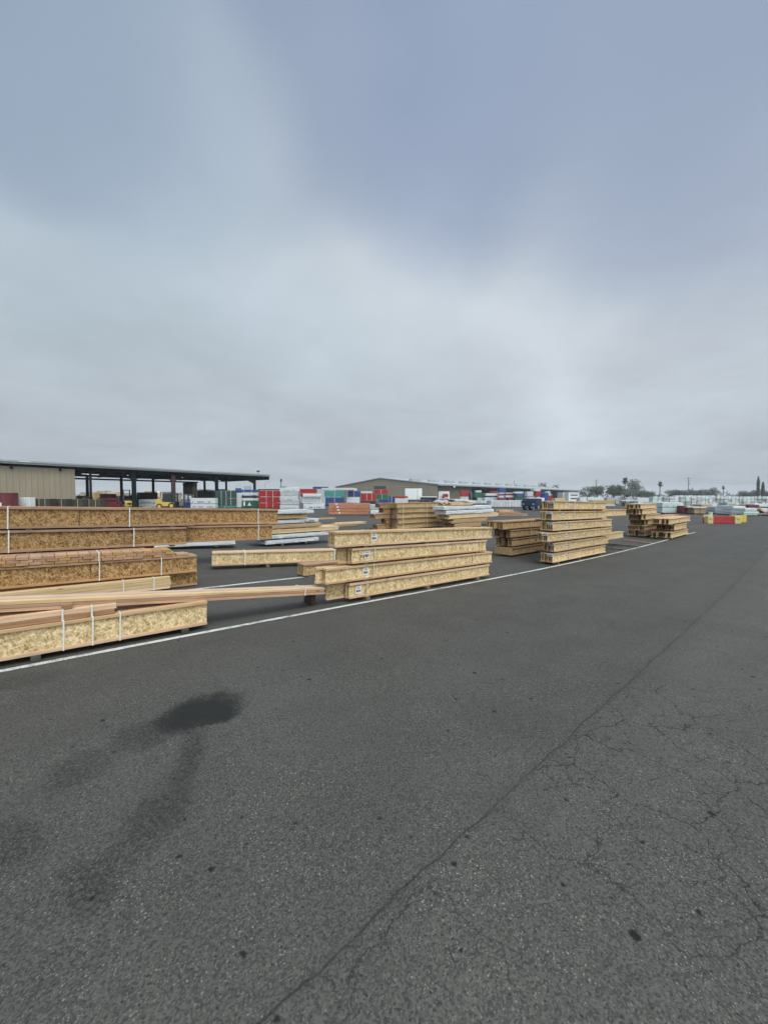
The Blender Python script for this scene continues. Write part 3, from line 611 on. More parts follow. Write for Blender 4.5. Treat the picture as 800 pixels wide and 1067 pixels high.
# ================================================================== MIDDLE DISTANCE
def softpack(L, w, h, mat, name='wrapped_pack', bev=.03):
    m = MB(); nx = max(2, int(L / .5)); 
    m.box(-L / 2, L / 2, -w / 2, w / 2, 0, h); me = m.mesh(name, mat, min(bev, h * .18, L * .1))
    return me
def printbars(L, h, mat, rows=2, seed=0):
    r = random.Random(seed); m = MB()
    for k in range(rows):
        z0 = h * (.2 + .6 * k / max(1, rows)); z1 = z0 + h * .2 / max(1, rows * .6); x = -L * .42
        while x < L * .4:
            a = r.uniform(.03, .1) * L
            if r.random() < .72: m.box(x, x + a * .8, -.004, -.001, z0, z1)
            x += a
    if not m.f: m.box(-L * .2, L * .2, -.004, -.001, h * .4, h * .6)
    return m.mesh('lettering', mat)
def wpack(px0, px1, y0, y1, d, depth, mat, label, group=None, rz=0.0, straps=0, prt=None, name='wrapped_pack', cat='wrapped pack', zb=None, bev=.05, rows=2, strapm='strap'):
    """pack whose front face spans pixels px0..px1 at distance d; y0 top, y1 bottom (None: on the ground)"""
    x0, x1 = FX(px0, d), FX(px1, d); L = (x1 - x0) / math.cos(rz)
    zt_ = FZ(y0, d); zb = G0 + .1 if y1 is None else FZ(y1, d); h = max(.05, zt_ - zb)
    o = link(name, softpack(L, depth, h, mat, name, bev)); o.location = ((x0 + x1) / 2 - math.sin(rz) * depth / 2, d + math.cos(rz) * depth / 2 + (0), zb); o.rotation_euler = (0, 0, rz)
    tag(o, label, cat, group)
    if y1 is None:
        bm = boxme('bearer', (-.06, .06, -depth / 2, depth / 2, -.1, -.002), M['grey_wood'])
        for f in (-.34, .34): link('bearer', bm, o, (f * L, 0, 0))
    for i in range(straps): link('strap', strap_me(0, depth, h, M[strapm], max(.04, d / 401 * .32), .012), o, (L * ((i + 1) / (straps + 1) - .5 + (.06 if straps > 1 else 0)), 0, 0))
    if prt: link('lettering', printbars(L, h, M[prt], rows, int(px0 * 7 + y0)), o, (0, -depth / 2 - .002, 0))
    return o
def yg(d): return YH + (CAMZ - G0) * F / d
def wstack(px0, px1, d, depth, layers, group=None, rz=0.0):
    """layers from the top: (y_top, material, label, opts); the last one stands on the ground"""
    for i, (y0, mat, lab, o) in enumerate(layers):
        y1 = None if i == len(layers) - 1 else layers[i + 1][0] - .45
        o = dict(o); dx0 = o.pop('a', 0); dx1 = o.pop('b', 0)
        wpack(px0 + dx0, px1 + dx1, y0, y1, d + o.pop('dd', 0), depth, M[mat], lab, group, rz, **o)

# --- W: low heap of long white and tan packs behind the left stack
gW = 'long packs in the white heap behind the left stack'
tW = gnd(300, 567, .06)[1]; hW = .135; pW = .178
wr = [('wrap', 332, 'white wrapped long pack at the bottom of the heap behind the left stack'), ('wrap', 343, 'white wrapped long pack second from the bottom of the heap'), ('pine', 352, 'bare tan board pack third from the bottom of the white heap'),
      ('tan_pack', 334, 'bare tan board pack in the middle of the white heap'), ('wrap', 332, 'white wrapped long pack third from the top of the heap with printed end'), ('tan_pack', 320, 'bare tan board pack second from the top of the white heap'), ('wrap', 327, 'white wrapped long pack on top of the heap behind the left stack')]
for k, (mt, xr, lab) in enumerate(wr):
    t_ = tW + random.uniform(-.05, .1); s0 = S(268 if k else 277, t_, 560 - 5 * k); s1 = S(xr, t_, 560 - 5 * k); L = s1 - s0
    z = hz(s0) + .07 + pW * k
    if mt == 'wrap':
        o = link('wrapped_pack', softpack(L, .9, hW, M['wrap'], bev=.014)); p = xy((s0 + s1) / 2, t_ + .45); o.location = (*p, z); o.rotation_euler = (0, 0, RZ + random.uniform(-.02, .02)); tag(o, lab, 'wrapped pack', gW)
        link('lettering', printbars(L, hW, M['wrap_grey'], 1, k), o, (0, -.452, 0))
        if k == 4:
            link('lettering', printbars(.5, hW, M['ink'], 2, 3), o, (L / 2 - .4, -.455, 0))
    else: board_pack(lab, gW, s0, s1, t_, z, z, 6, 3, .14, .05, M[mt], jit=.08)
    for q in (.3, .75): spacer(s0 + L * q, t_ + .02, .85, z - (.07 if k == 0 else pW - hW), .069 if k == 0 else pW - hW - .002, 'thin spacer inside the white heap', 'spacers in the white heap')
g0 = gnd(167, 572.5); g1 = gnd(246, 571)
yw = math.atan2(g1[1] - g0[1], g1[0] - g0[0]); Lc = math.hypot(g1[0] - g0[0], g1[1] - g0[1]) + 1.2
o = link('wrapped_pack', softpack(Lc, .9, .16, M['wrap'], bev=.035)); p = xy((g0[0] + g1[0]) / 2 - .5, (g0[1] + g1[1]) / 2 + .5); o.location = (*p, hz(g0[0]) + .06); o.rotation_euler = (0, 0, RZ + yw)
tag(o, 'low white wrapped pack lying on the asphalt under the brown back row', 'wrapped pack')
bm = boxme('bearer', (-.05, .05, -.42, .42, -.06, -.002), M['grey_wood'])
for q in (-.33, .33): link('bearer', bm, o, (q * Lc, 0, 0))
# loose tan packs between heap and the middle stack
q = gnd(352, 549); board_pack('low tan board pack on the asphalt right of the white heap', None, q[0] - 2.5, q[0] + 1.6, q[1], hz(q[0]), hz(q[0]), 5, 3, .14, .05, M['tan_pack'], jit=.15)
q = gnd(372, 546.5); board_pack('short tan boards lying behind the low tan pack', None, q[0] - 1.5, q[0] + 1.0, q[1] + .4, hz(q[0]), hz(q[0]), 4, 3, .14, .05, M['pine'], jit=.2)
q = gnd(330, 541.5); board_pack('thin grey boards on the asphalt near the reddish packs', None, q[0] - 3.0, q[0] + 2.0, q[1], G0, G0, 6, 2, .14, .05, M['tan_pack'], jit=.3)
# --- K: tan five-high stack seen over the middle stack
gK = 'tan joist bundles in the stack seen over the middle one'
qK = gnd(415, 551.3, .05); tK = qK[1]
for k, w in enumerate(('at the bottom', 'second from the bottom', 'in the middle', 'second from the top', 'on top')):
    s0 = S(414 + (k % 2), tK, 549 - 6 * k); s1 = S(463 - (k % 3), tK, 549 - 6 * k)
    joist_bundle('tan joist bundle %s of the five-high stack beyond the middle one' % w, gK, s0 , s1, tK, G0 + .06 + .325 * k, G0 + .06 + .325 * k, 6, .29, 'mid', fw=.089, straps=(420, 445), endtags=1, stwd=.05, strapm='strap_t')
    joist_bundle('dark-ended joist bundle %s behind the five-high tan stack' % w, 'bundles behind the five-high tan stack', s0 - (.9, .3, 1.1, .5, .7)[k], s1 - .6, tK + .75, G0 + .06 + .325 * k, G0 + .06 + .325 * k, 6, .29, 'old', fw=.089, endtags=1)
    for q in (.4, 3.2): spacer(s0 + q, tK + .03, 1.2, G0 + (.0 if k == 0 else .06 + .325 * k - .033), .058 if k == 0 else .031, 'wood spacer in the five-high tan stack', 'spacers in the five-high tan stack')
# --- M: mixed stack right of it
tM = gnd(470, 550.5, .05)[1]
s0 = S(468, tM, 545); s1 = S(512, tM, 545)
for k, (mt, w, a, b_) in enumerate((('tan_pack', 'at the bottom', .6, -1.2), ('tan_pack', 'second up', .3, -.6), ('pine', 'third up, sloping out to the right', 0, .9), ('wrap', 'white', -.3, .3), ('wrap', 'white2', -.5, .0), ('pine', 'on top', .0, -2.3))):
    z = G0 + .06 + .285 * k
    if mt == 'wrap':
        L = s1 - s0 + b_ - a; o = link('wrapped_pack', softpack(L, .95, .25, M['wrap'], bev=.05)); p = xy((s0 + s1 + a + b_) / 2, tM + .48); o.location = (*p, z); o.rotation_euler = (0, 0, RZ)
        tag(o, 'white wrapped pack with tan packs below it and another white one above' if w == 'white' else 'white wrapped pack under crumpled boards in the mixed stack', 'wrapped pack', 'packs in the mixed stack right of the tan one')
        link('lettering', printbars(L, .25, M['wrap_grey'], 1, k), o, (0, -.477, 0))
    else: board_pack('bare tan board pack %s in the mixed stack' % w, 'packs in the mixed stack right of the tan one', s0 + a, s1 + b_, tM, z, z + (.02 if k == 2 else 0), 7, 5 if k < 5 else 4, .136, .05, M[mt], jit=.12 if k < 5 else .3)
    for q in (.8, 2.6): spacer(s0 + q, tM + .05, .85, z - (.06 if k == 0 else .035), .058 if k == 0 else .033, 'thin spacer in the mixed stack', 'spacers in the mixed stack')
wp = link('wrapped_pack', softpack(1.5, .8, .14, M['wrap'], bev=.05)); p = xy(s0 + 2.2, tM + .45); wp.location = (*p, G0 + .06 + .285 * 5 + .21); wp.rotation_euler = (.05, .06, RZ + .2); tag(wp, 'crumpled white sheet folded on top of the mixed stack', 'plastic sheet')
# --- reddish lumber packs
dR = 802 / 18.8
for k, w in enumerate(('on top of', 'second from the top in', 'second from the bottom in', 'at the bottom of')):
    y0 = 524.2 + 3.05 * k
    x0, x1 = FX(342 + (k % 2) * .5, dR), FX(385 - (k % 2), dR); z0 = G0 + .1 + (3 - k) * .32
    o = thing('lumber_pack', 'reddish lumber pack %s the four-high pile below the far shed' % w, 'lumber pack', ((x0 + x1) / 2, dR + .55, z0), 0.0, 0.0, 'reddish lumber packs in the four-high pile')
    L = x1 - x0; me = boxme('board', (-L / 2, L / 2, -.066, .066, 0, .047), M['red_pack'], .004)
    for i in range(8):
        for j in range(6): link('board', me, o, (random.uniform(-.05, .05), -.55 + .138 * (i + .5), .049 * j))
    pm = boxme('paper_tag', (-.1, .1, -.006, 0, 0, .18), M['paper'])
    link('paper_tag', pm, o, (-L * .3 + k * .1, -.56, .08)); 
    for q in (-.3, .3): spacer(st((x0 + x1) / 2 + q * L, dR)[0], st((x0 + x1) / 2 + q * L, dR)[1], .9, z0 - (.1 if k == 3 else .026), .098 if k == 3 else .024, 'spacer in the reddish pile', 'spacers in the reddish pile', zr=-RZ)
# white short packs right of reddish pile
wpack(386, 401, 531.5, None, 40, 1.0, M['wrap'], 'white wrapped pack on the ground right of the reddish pile', prt='wrap_grey', bev=.05)
wpack(385, 396, 525.5, 531.1, 40.2, .9, M['wrap_grey'], 'grey wrapped bundle on the white pack right of the reddish pile', bev=.1)
# brown loose pile beyond the old stack
dP = 802 / 19.2
for i, (x0, x1, z, yb, mt, lab) in enumerate(((520, 548, 0, 0, 'tan_pack', 'lowest tan boards of the loose pile beyond the old brown stack'), (519, 541, .21, .1, 'fir', 'reddish boards in the middle of the loose pile'), (522, 535, .42, .2, 'pine', 'pale boards on top of the loose pile beyond the old brown stack'))):
    a, b_ = FX(x0, dP), FX(x1, dP); o = thing('lumber_pack', lab, 'lumber pack', ((a + b_) / 2, dP + .6 + yb, G0 + z), .12 * (i - 1), 0, 'boards in the loose pile'); L = b_ - a
    me = boxme('board', (-L / 2, L / 2, -.066, .066, 0, .06), M[mt], .004)
    for ii in range(7):
        for j in range(3): link('board', me, o, (random.uniform(-.3, .3), -.5 + .14 * ii, .066 * j))

# ================================================================== FAR LEFT: open shed with beige wall
D1 = (296 / 498.4, 401 / 498.4); N1 = (-D1[1], D1[0]); O1 = (FX(0, 50), 50.0); R1 = math.atan2(D1[1], D1[0])
def k1px(px, y=0.0):
    a = (px - 400) / F; ox, oy = O1[0] + N1[0] * y, O1[1] + N1[1] * y
    return (a * oy - ox) / (D1[0] - a * D1[1])
shed = thing('open_shed', 'long open shed with beige ribbed wall and dark steel canopy at the left', 'shed', (O1[0], O1[1], G0), R1)
zt = 6.45 - G0; zb_ = 5.72 - G0; K1 = k1px(279.5)
def xprism(m, prof, x0, x1):                             # polygon in y,z pushed along x
    n = len(prof); k = len(m.v); m.v += [(x, y, z) for x in (x0, x1) for (y, z) in prof]
    fs = [tuple(k + n - 1 - i for i in range(n)), tuple(k + n + i for i in range(n))] + [(k + i, k + (i + 1) % n, k + n + (i + 1) % n, k + n + i) for i in range(n)]
    m.f += fs; m.mi += [0] * len(fs)
m = MB(); xprism(m, [(-.6, zt - .12), (18.6, zt - .12), (18.6, zt), (9, zt + .38), (-.6, zt)], -14, K1)       # shallow roof pushed along the eave
rf = link('roof', m.mesh('roof', M['roof']), shed)
link('fascia', boxme('fascia', (-14, K1, -.66, -.603, zt - .46, zt - .01), M['roof']), rf); link('underside_shade_sheet', boxme('underside_shade_sheet', (-13.9, K1 - .1, -.5, 18.5, zt - .17, zt - .123), M['steel']), rf)  # dark sheet added below the roof stands for the deep shade there
link('gutter', boxme('gutter', (-14, K1 + .02, -.72, -.625, zt - .2, zt - .06), M['greyp']), rf)
kw = k1px(79)
link('wall', boxme('wall', (-14, kw, 0, .2, 0, zb_ - .02), M['clad']), shed)
link('wall', boxme('wall', (kw - .2, kw - .003, .2, 17.8, 0, zb_ - .02), M['clad']), shed)
link('wall_base', boxme('wall_base', (-14, kw + .02, -.06, -.003, 0, 1.0), M['grey_wood']), shed)
for i in range(12):
    x = -14 + (K1 + 14) * i / 11
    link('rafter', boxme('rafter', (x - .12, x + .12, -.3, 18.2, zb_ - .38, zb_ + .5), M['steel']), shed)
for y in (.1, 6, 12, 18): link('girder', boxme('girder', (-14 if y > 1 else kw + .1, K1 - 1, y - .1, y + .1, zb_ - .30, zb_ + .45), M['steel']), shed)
link('girder', boxme('girder', (kw, K1 - 6, 17.85, 18.15, zb_ - .85, zb_ - .55), M['steel']), shed)
for px, wd, mt in ((95, .26, 'steel'), (140, .62, 'steel'), (181, .66, 'maroon_steel'), (226, .6, 'steel'), (265.5, .5, 'steel')):
    x = k1px(px); m = MB(); m.box(x - wd / 2, x + wd / 2, -.12, .12, 0, zb_ - .31); m.box(x - wd / 2 - .1, x + wd / 2 + .1, -.2, .2, 0, .04)
    link('column', m.mesh('column', M[mt]), shed)
for px in (91.5, 127, 160, 213.5, 236):
    x = k1px(px, 18); m = MB(); m.box(x - .22, x + .22, 17.88, 18.12, 0, zb_ - .31); link('column', m.mesh('column', M['steel']), shed)
xe = k1px(265.5)
m = MB(); m.prism([(xe - .25, zb_ - 1.3), (xe - .25, zb_ - .3), (xe - 2.6, zb_ - .3)], -.08, .08); link('knee_brace', m.mesh('knee_brace', M['steel']), shed)
for px in (140, 181, 226):
    x = k1px(px)
    for sg in (-1, 1): m = MB(); m.tube((x, 0, zb_ - 1.5), (x + sg * 1.7, 0, zb_ - .3), .07); link('knee_brace', m.mesh('knee_brace', M['steel']), shed)
for px, y, w_ in ((91, 5, 1.2), (98, 6, 1.6), (134, 4, .18), (190.5, 4, .16)):
    x = k1px(px, y); m = MB(); m.box(x - w_ / 2, x + w_ / 2, y - .06, y + .06, zb_ - .46, zb_ - .40); link('lamp', m.mesh('lamp', M['lamp']), shed)
x = k1px(267); m = MB(); m.tube((x, -.8, zt), (x, -.8, zt + .5), .04); m.box(x - .22, x + .22, -1.0, -.6, zt + .4, zt + .7); link('flood_light', m.mesh('flood_light', M['black']), shed)
for px in (12, 30, 55):
    pass
# roof-lights in the left roof edge
link('skylight', boxme('skylight', (k1px(20), k1px(32), -.74, -.727, zt - .16, zt - .07), M['whitep']), shed)

def at_d(px, d, z=G0): return (FX(px, d), d, z)
# things standing along the left shed
def tank():
    d = 47.0; o = thing('storage_tank', 'round maroon storage tank in front of the beige wall', 'tank', at_d(5.5, d))
    r = 1.2; m = MB(); m.tube((0, 0, .0), (0, 0, FZ(513.3, d) - G0 - .1), r, r, 28); link('shell', m.mesh('shell', M['w_maroon']), o)
    zz = FZ(513.3, d) - G0 - .1
    m = MB(); m.tube((0, 0, zz), (0, 0, zz + .1), r + .05, r * .92, 28); link('lid', m.mesh('lid', M['w_maroon']), o)
    for a in (-.35, .35): m = MB(); m.box(-.2, .2, -r - .03, -r + .06, .9, 1.35); q = link('placard', m.mesh('placard', M['paper']), o); q.rotation_euler = (0, 0, a)
tank()
d = 49.0; o = thing('utility_cabinet', 'white metal cabinet beside the maroon tank', 'cabinet', at_d(29, d)); h = FZ(518.3, d) - G0
link('cabinet_body', boxme('cabinet_body', (-.62, .62, -.4, .4, 0, h), M['whitep'], .03), o)
for sg in (-1, 1): link('door', boxme('door', (min(sg * .02, sg * .58), max(sg * .02, sg * .58), -.43, -.403, .1, h - .08), M['whitep'], .006), o)
link('handle', boxme('handle', (.05, .08, -.46, -.432, h * .5, h * .62), M['black']), o)
bs = ['nearest the white cabinet', 'second from the white cabinet', 'third from the white cabinet', 'farthest right, beside the rusty beams']
for i, (x0, x1) in enumerate(((34.5, 51), (52, 68), (69, 85), (86, 104))):
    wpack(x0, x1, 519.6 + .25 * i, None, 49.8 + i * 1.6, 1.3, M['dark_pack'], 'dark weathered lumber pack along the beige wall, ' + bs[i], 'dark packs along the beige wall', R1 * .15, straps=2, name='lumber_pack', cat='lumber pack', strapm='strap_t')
d = 60.0
for i, (x0, x1, y0, mt, lab) in enumerate(((99, 122, 522.5, 'w_maroon', 'stack of rusty steel beams lying under the canopy'), (101, 118, 518.8, 'w_maroon', 'smaller heap of rusty beams on top of the rusty steel stack'))):
    a, b_ = FX(x0, d), FX(x1, d); o = thing('steel_beams', lab, 'steel beams', ((a + b_) / 2, d + .8, G0 if i == 0 else FZ(522.5, d) + .02)); L = b_ - a; hh = (FZ(y0, d) - G0) if i == 0 else .55
    for r_ in range(5):
        for c_ in range(3): link('beam', boxme('beam', (-L / 2, L / 2, -.11, .11, 0, hh / 3 - .02), M['w_maroon'] if (r_ + c_) % 3 else M['steel']), o, (random.uniform(-.3, .3), -.5 + .25 * r_, hh / 3 * c_))
d = 75.0; o = thing('loader', 'dark compact loader parked inside the canopy behind the beige wall', 'loader', at_d(86, d), .9)
m = MB(); m.box(-1.5, 1.3, -.8, .8, .5, 1.5); m.box(-.9, .6, -.7, .7, 1.5, 2.3); link('body', m.mesh('body', M['black'], .08), o)
for x in (-.9, .9):
    for y in (-.85, .85): m = MB(); m.tube((x, y - .18, .5), (x, y + .18, .5), .5, .5, 14); link('wheel', m.mesh('wheel', M['rubber']), o)
m = MB(); m.box(1.3, 2.2, -.95, .95, .25, .9); link('bucket', m.mesh('bucket', M['steel'], .05), o)

def forklift(label, x, y, rz, sc=1.0, mastz=2.6):
    o = thing('forklift', label, 'forklift', (x, y, G0), rz); o.scale = (sc, sc, sc)
    m = MB(); m.prism([(-1.5, .45), (-1.55, 1.15), (-1.3, 1.35), (-.75, 1.3), (-.7, .95), (.55, .85), (.75, .6), (.75, .35), (-1.2, .35)], -.62, .62); link('body', m.mesh('body', M['yellow'], .05), o)
    m = MB(); m.box(-1.575, -1.5, -.25, .25, .75, 1.02); link('rear_grille', m.mesh('rear_grille', M['black']), o)
    m = MB()
    for sx, tx in ((-.95, -.8), (.55, .35)):
        for sy in (-.56, .56): m.tube((sx, sy, 1.2 if sx < 0 else .85), (tx, sy, 2.2), .05, .05, 6)
    m.box(-.95, .5, -.62, .62, 2.18, 2.26); link('overhead_guard', m.mesh('overhead_guard', M['black']), o)
    m = MB(); m.box(-.62, .5, -.58, -.55, .9, 2.1); m.box(-.62, .5, .55, .58, .9, 2.1); m.box(.5, .53, -.54, .54, .95, 2.1); link('cab_panel', m.mesh('cab_panel', M['glass']), o)
    m = MB(); m.box(-.7, -.15, -.3, .3, .95, 1.1); m.box(-.75, -.6, -.3, .3, 1.1, 1.65); link('seat', m.mesh('seat', M['black'], .04), o)
    m = MB()
    for sy in (-.42, .42): m.box(.8, .95, sy - .07, sy + .07, .1, mastz)
    for z in (.5, 1.4, mastz - .12): m.box(.82, .93, -.42, .42, z, z + .1)
    link('mast', m.mesh('mast', M['black']), o)
    link('carriage', boxme('carriage', (.96, 1.04, -.5, .5, .25, .95), M['steel']), o)
    for sy in (-.3, .3): m = MB(); m.box(1.05, 1.1, sy - .06, sy + .06, .1, .8); m.box(1.05, 2.1, sy - .06, sy + .06, .08, .13); link('fork', m.mesh('fork', M['steel']), o)
    for x_, r_ in ((-1.0, .36), (.5, .42)):
        for sy in (-.55, .55):
            m = MB(); m.tube((x_, sy - .13, r_), (x_, sy + .13, r_), r_, r_, 16); w_ = link('wheel', m.mesh('wheel', M['rubber']), o)
            m = MB(); m.tube((x_, sy - .145, r_), (x_, sy + .145, r_), r_ * .55, r_ * .55, 12); link('rim', m.mesh('rim', M['yellow']), w_)
    return o
forklift('yellow forklift parked under the canopy with dark cab and mast to the right', FX(176.5, 66), 66, .15, 1.28, 2.05)
forklift('yellow forklift seen from behind with its tall dark mast left of it', FX(133, 64), 64, 2.3, 1.05, 3.1)
# printed white packs in front of the shed
dA = 802 / 12.0
wstack(144.5, 168, dA, 1.2, [(520.3, 'wrap', 'upper white pack with blue printing left of the yellow forklift', dict(prt='ink_blue', rows=1)), (525.2, 'wrap', 'lower white pack with blue printing left of the yellow forklift', dict(prt='ink_blue', rows=1))], 'white printed packs in front of the canopy')
wstack(198.5, 224, dA, 1.2, [(519, 'wrap', 'upper white pack with blue lettering right of the yellow forklift', dict(prt='ink_blue', rows=1)), (525.2, 'wrap', 'lower white pack with blue lettering right of the yellow forklift', dict(prt='ink_blue', rows=1))], 'white printed packs in front of the canopy')
wpack(191.5, 198, 523.5, None, 70, 1.2, M['w_blue'], 'small blue wrapped pack beside the yellow forklift')
# beige hut behind
def hut():
    d = 92.0; x0, x1 = FX(201, d), FX(216, d); o = thing('site_office', 'small beige site office with dark windows seen under the canopy', 'office', ((x0 + x1) / 2, d, G0)); w = (x1 - x0) / 2; h = FZ(511, d) - G0
    link('wall', boxme('wall', (-w, w, 0, 4, 0, h), M['beige2']), o); link('roof', boxme('roof', (-w - .25, w + .25, -.3, 4.3, h + .003, h + .22), M['whitep']), o)
    for fx in (-.6, .0, .58):
        wn = link('window', boxme('window', (fx * w - .34, fx * w + .34, -.04, -.003, h * .42, h * .8), M['glass']), o); link('window_frame', boxme('window_frame', (fx * w - .4, fx * w + .4, -.03, -.004, h * .37, h * .41), M['whitep']), wn)
    d = 84; x0, x1 = FX(191, d), FX(201, d); w = (x1 - x0) / 2; zz = FZ(503, d) - G0
    o = thing('silo', 'tan ribbed dust silo on legs with dark top under the canopy', 'silo', ((x0 + x1) / 2, d + 1, G0))
    m = MB(); m.box(-w, w, -w, w, FZ(515.3, d) - G0, FZ(507, d) - G0); link('hopper', m.mesh('hopper', M['clad'], .05), o)
    m = MB(); m.box(-w * 1.05, w * 1.05, -w * 1.05, w * 1.05, FZ(507, d) - G0 + .003, zz); link('cap', m.mesh('cap', M['black'], .2), o)
    for a in (-1, 1):
        for b_ in (-1, 1): link('leg', boxme('leg', (a * w * .85 - .1, a * w * .85 + .1, b_ * w * .85 - .1, b_ * w * .85 + .1, 0, FZ(515.3, d) - G0 - .003), M['beige2']), o)
hut()
# pale packs and sheds seen through the canopy
for i, (x0, x1, y0, d, mt) in enumerate(((91, 99, 513, 118, 'tan_pack'), (101, 111, 511.5, 130, 'tan_pack'), (112, 121, 512.5, 122, 'pine'), (142, 150, 513, 118, 'tan_pack'), (151, 159, 511.8, 128, 'tan_pack'), (161, 170, 513.5, 120, 'pine'), (215, 223, 514, 120, 'tan_pack'))):
    wpack(x0, x1, y0, None, d, 2.5, M[mt], 'tan lumber stack beyond the canopy, ' + ('leftmost, beside the dark loader', 'second from the left', 'behind the rusty beams', 'left of the white tarpaulin roof', 'below the white tarpaulin roof', 'just left of the yellow forklift cab', 'right of the beige site office')[i], 'tan stacks seen through the canopy', straps=2, name='lumber_pack', cat='lumber pack', strapm='strap_t')
d = 140; x0, x1 = FX(146, d), FX(163, d); o = thing('tent', 'white tarpaulin roof tent seen beyond the canopy', 'tent', ((x0 + x1) / 2, d, G0)); w = (x1 - x0) / 2
m = MB(); m.prism([(-w, 3.1), (0, 4.2), (w, 3.1)], 0, 8); link('roof', m.mesh('roof', M['wrap']), o)
for a in (-1, 1):
    for b_ in (.2, 7.8): link('pole', boxme('pole', (a * w * .95 - .06, a * w * .95 + .06, b_ - .06, b_ + .06, 0, 3.2), M['whitep']), o)

# --- coloured packs between the two sheds
d0 = 802 / 11.6
wstack(224.5, 244.5, d0, 1.5, [(511.2, 'w_dkgreen', 'dark green slatted pack on top of the pair left of the blue one', dict(straps=3)), (519.5, 'w_dkgreen', 'dark green slatted pack in the middle left of the white tarpaulin', dict(straps=3)), (527, 'w_teal', 'thin teal pack at the bottom below the dark green ones', dict(straps=1))], 'dark green packs beside the end column')
wpack(244.6, 251, 513.6, None, d0 + 1.0, 1.5, M['wrap'], 'narrow white tarpaulin-covered pack beside the dark green ones', bev=.12)
wstack(251.3, 268.5, d0 + 1.5, 1.5, [(510.2, 'w_blue', 'dark blue pack on top of the stack under the end column', dict(a=-6, straps=2)), (513.3, 'wrap', 'upper white pack between the blue pack and the green pack', dict()), (516.6, 'w_black', 'black pack between two white packs under the blue one', dict(a=1)), (519.2, 'wrap', 'lower white pack directly on the green pack', dict()), (522, 'w_green', 'green pack with white emblems beside the red stack', dict())], 'stack under the blue pack')
# white emblems on the green pack
gp = [x for x in bpy.data.objects if x.get('label', '').startswith('green pack with white emblems')][0]
m = MB(); m.prism([(-.35, .35), (.0, 1.0), (.35, .35)], -.762, -.752); m.box(-1.1, -.8, -.762, -.752, .3, 1.1); m.prism([(-.95, 1.2), (-.8, 1.35), (-1.1, 1.35)], -.762, -.752)
link('emblem', m.mesh('emblem', M['paper']), gp)
wstack(269.5, 290, d0 - .5, 1.6, [(509.6, 'w_black', 'black cover sheet lying on top of the bright red stack', dict(a=-.5, b=.3)), (511.2, 'w_red', 'bright red wrapped pack at the top of the red stack', dict(straps=2)), (517.8, 'w_red', 'bright red wrapped pack in the middle of the red stack', dict(straps=2)), (524.3, 'w_red', 'bright red wrapped pack at the bottom of the red stack', dict(straps=2))], 'bright red packs behind the tall left stack')
d2 = 802 / 12.9
lv = ['with teal corner on', 'second from the top of', 'third from the top of', 'second from the bottom of', 'at the bottom of']
wstack(291.5, 311.5, d2, 1.3, [(y, 'wrap' if i % 2 == 0 else 'wrap_grey', ('grey' if i % 2 else 'white') + ' pack ' + lv[i] + ' the pale stack right of the red one', dict(prt='wrap_grey' if i % 2 == 0 else 'wrap', a=(i % 2) * .6, b=-(i % 3) * .5, rows=1)) for i, y in enumerate((507.6, 512.6, 517.2, 521.8, 526.4))], 'pale packs right of the red stack')
wpack(291.6, 297.5, 506.9, 507.5, d2 - .05, 1.3, M['w_teal'], 'thin teal pack on the corner of the pale stack')
wstack(313, 334.5, d2 + .6, 1.3, [(509.4, 'w_red', 'red pack on top of the pale stack with the red top', dict(b=-5.5)), (514.3, 'w_red', 'thin red pack under a white cover, second in the red-topped stack', dict(b=-7)), (518.1, 'wrap', 'white pack with grey letters in the middle of the red-topped stack', dict(prt='wrap_grey', a=2, rows=1)), (524.8, 'wrap', 'white pack with blue letters at the bottom of the red-topped stack', dict(prt='ink_blue', a=3, b=3, rows=1))], 'packs in the red-topped stack')
wpack(315.5, 334.5, 514.6, 517.6, d2 + .2, 1.0, M['wrap'], 'white sheet draped over the thin red pack of the red-topped stack', bev=.1)
wpack(326, 341.5, 507.1, 509.3, 100, 1.3, M['w_blue'], 'thin dark blue pack high behind the red-topped stack')
wpack(326, 341.5, 509.5, None, 100, 1.3, M['wrap_grey'], 'grey pack stack carrying the thin dark blue pack')
d3 = 802 / 9.6
wstack(338, 359.5, d3, 1.4, [(508.4, 'wrap', 'white cover over the teal pack above the reddish pile', dict(a=-3, b=9)), (511.2, 'w_teal', 'teal pack above the blue one over the reddish pile', dict(straps=1)), (518.2, 'w_blue', 'royal blue pack below the teal one over the reddish pile', dict(a=1, b=-1.5, straps=1))], 'packs in the teal-topped stack')
wstack(362.6, 375, d3 + 1, 1.4, [(508.9, 'wrap', 'white sheet over the dark blue pack left of the far gable', dict(b=-3.5)), (511.8, 'w_blue', 'dark blue pack right of the teal one with a white strap', dict(straps=1)), (518, 'wrap', 'white pack with dark lettering under the dark blue pack', dict(prt='ink_blue', rows=1, a=-1.5, b=-.6))], 'packs right of the teal-topped stack')
wstack(376, 391.6, d3 + 5, 1.4, [(512, 'wrap', 'white cover on the broad red pack below the gable', dict(b=-4)), (514.4, 'w_red', 'broad red pack with dark left half below the gable', dict(straps=2)), (522.0, 'w_black', 'black pack under the broad red one', dict())], 'packs under the left half of the gable')
wstack(389.5, 404, d3 + 12, 1.4, [(506.3, 'w_dkgreen', 'dark pack on top of the tall red and green stack', dict(b=-2)), (510, 'w_red', 'red pack on the green one in the tall stack by the gable', dict(straps=1)), (515, 'w_green', 'green pack under the red one in the tall stack by the gable', dict(a=2.5, straps=1)), (520.2, 'w_blue', 'blue pack at the bottom of the tall stack by the gable', dict(a=5))], 'packs in the tall stack by the gable')
wpack(405, 411, 517, None, d3 + 10, 1.4, M['w_blue'], 'small dark blue pack right of the tall red and green stack', straps=1)
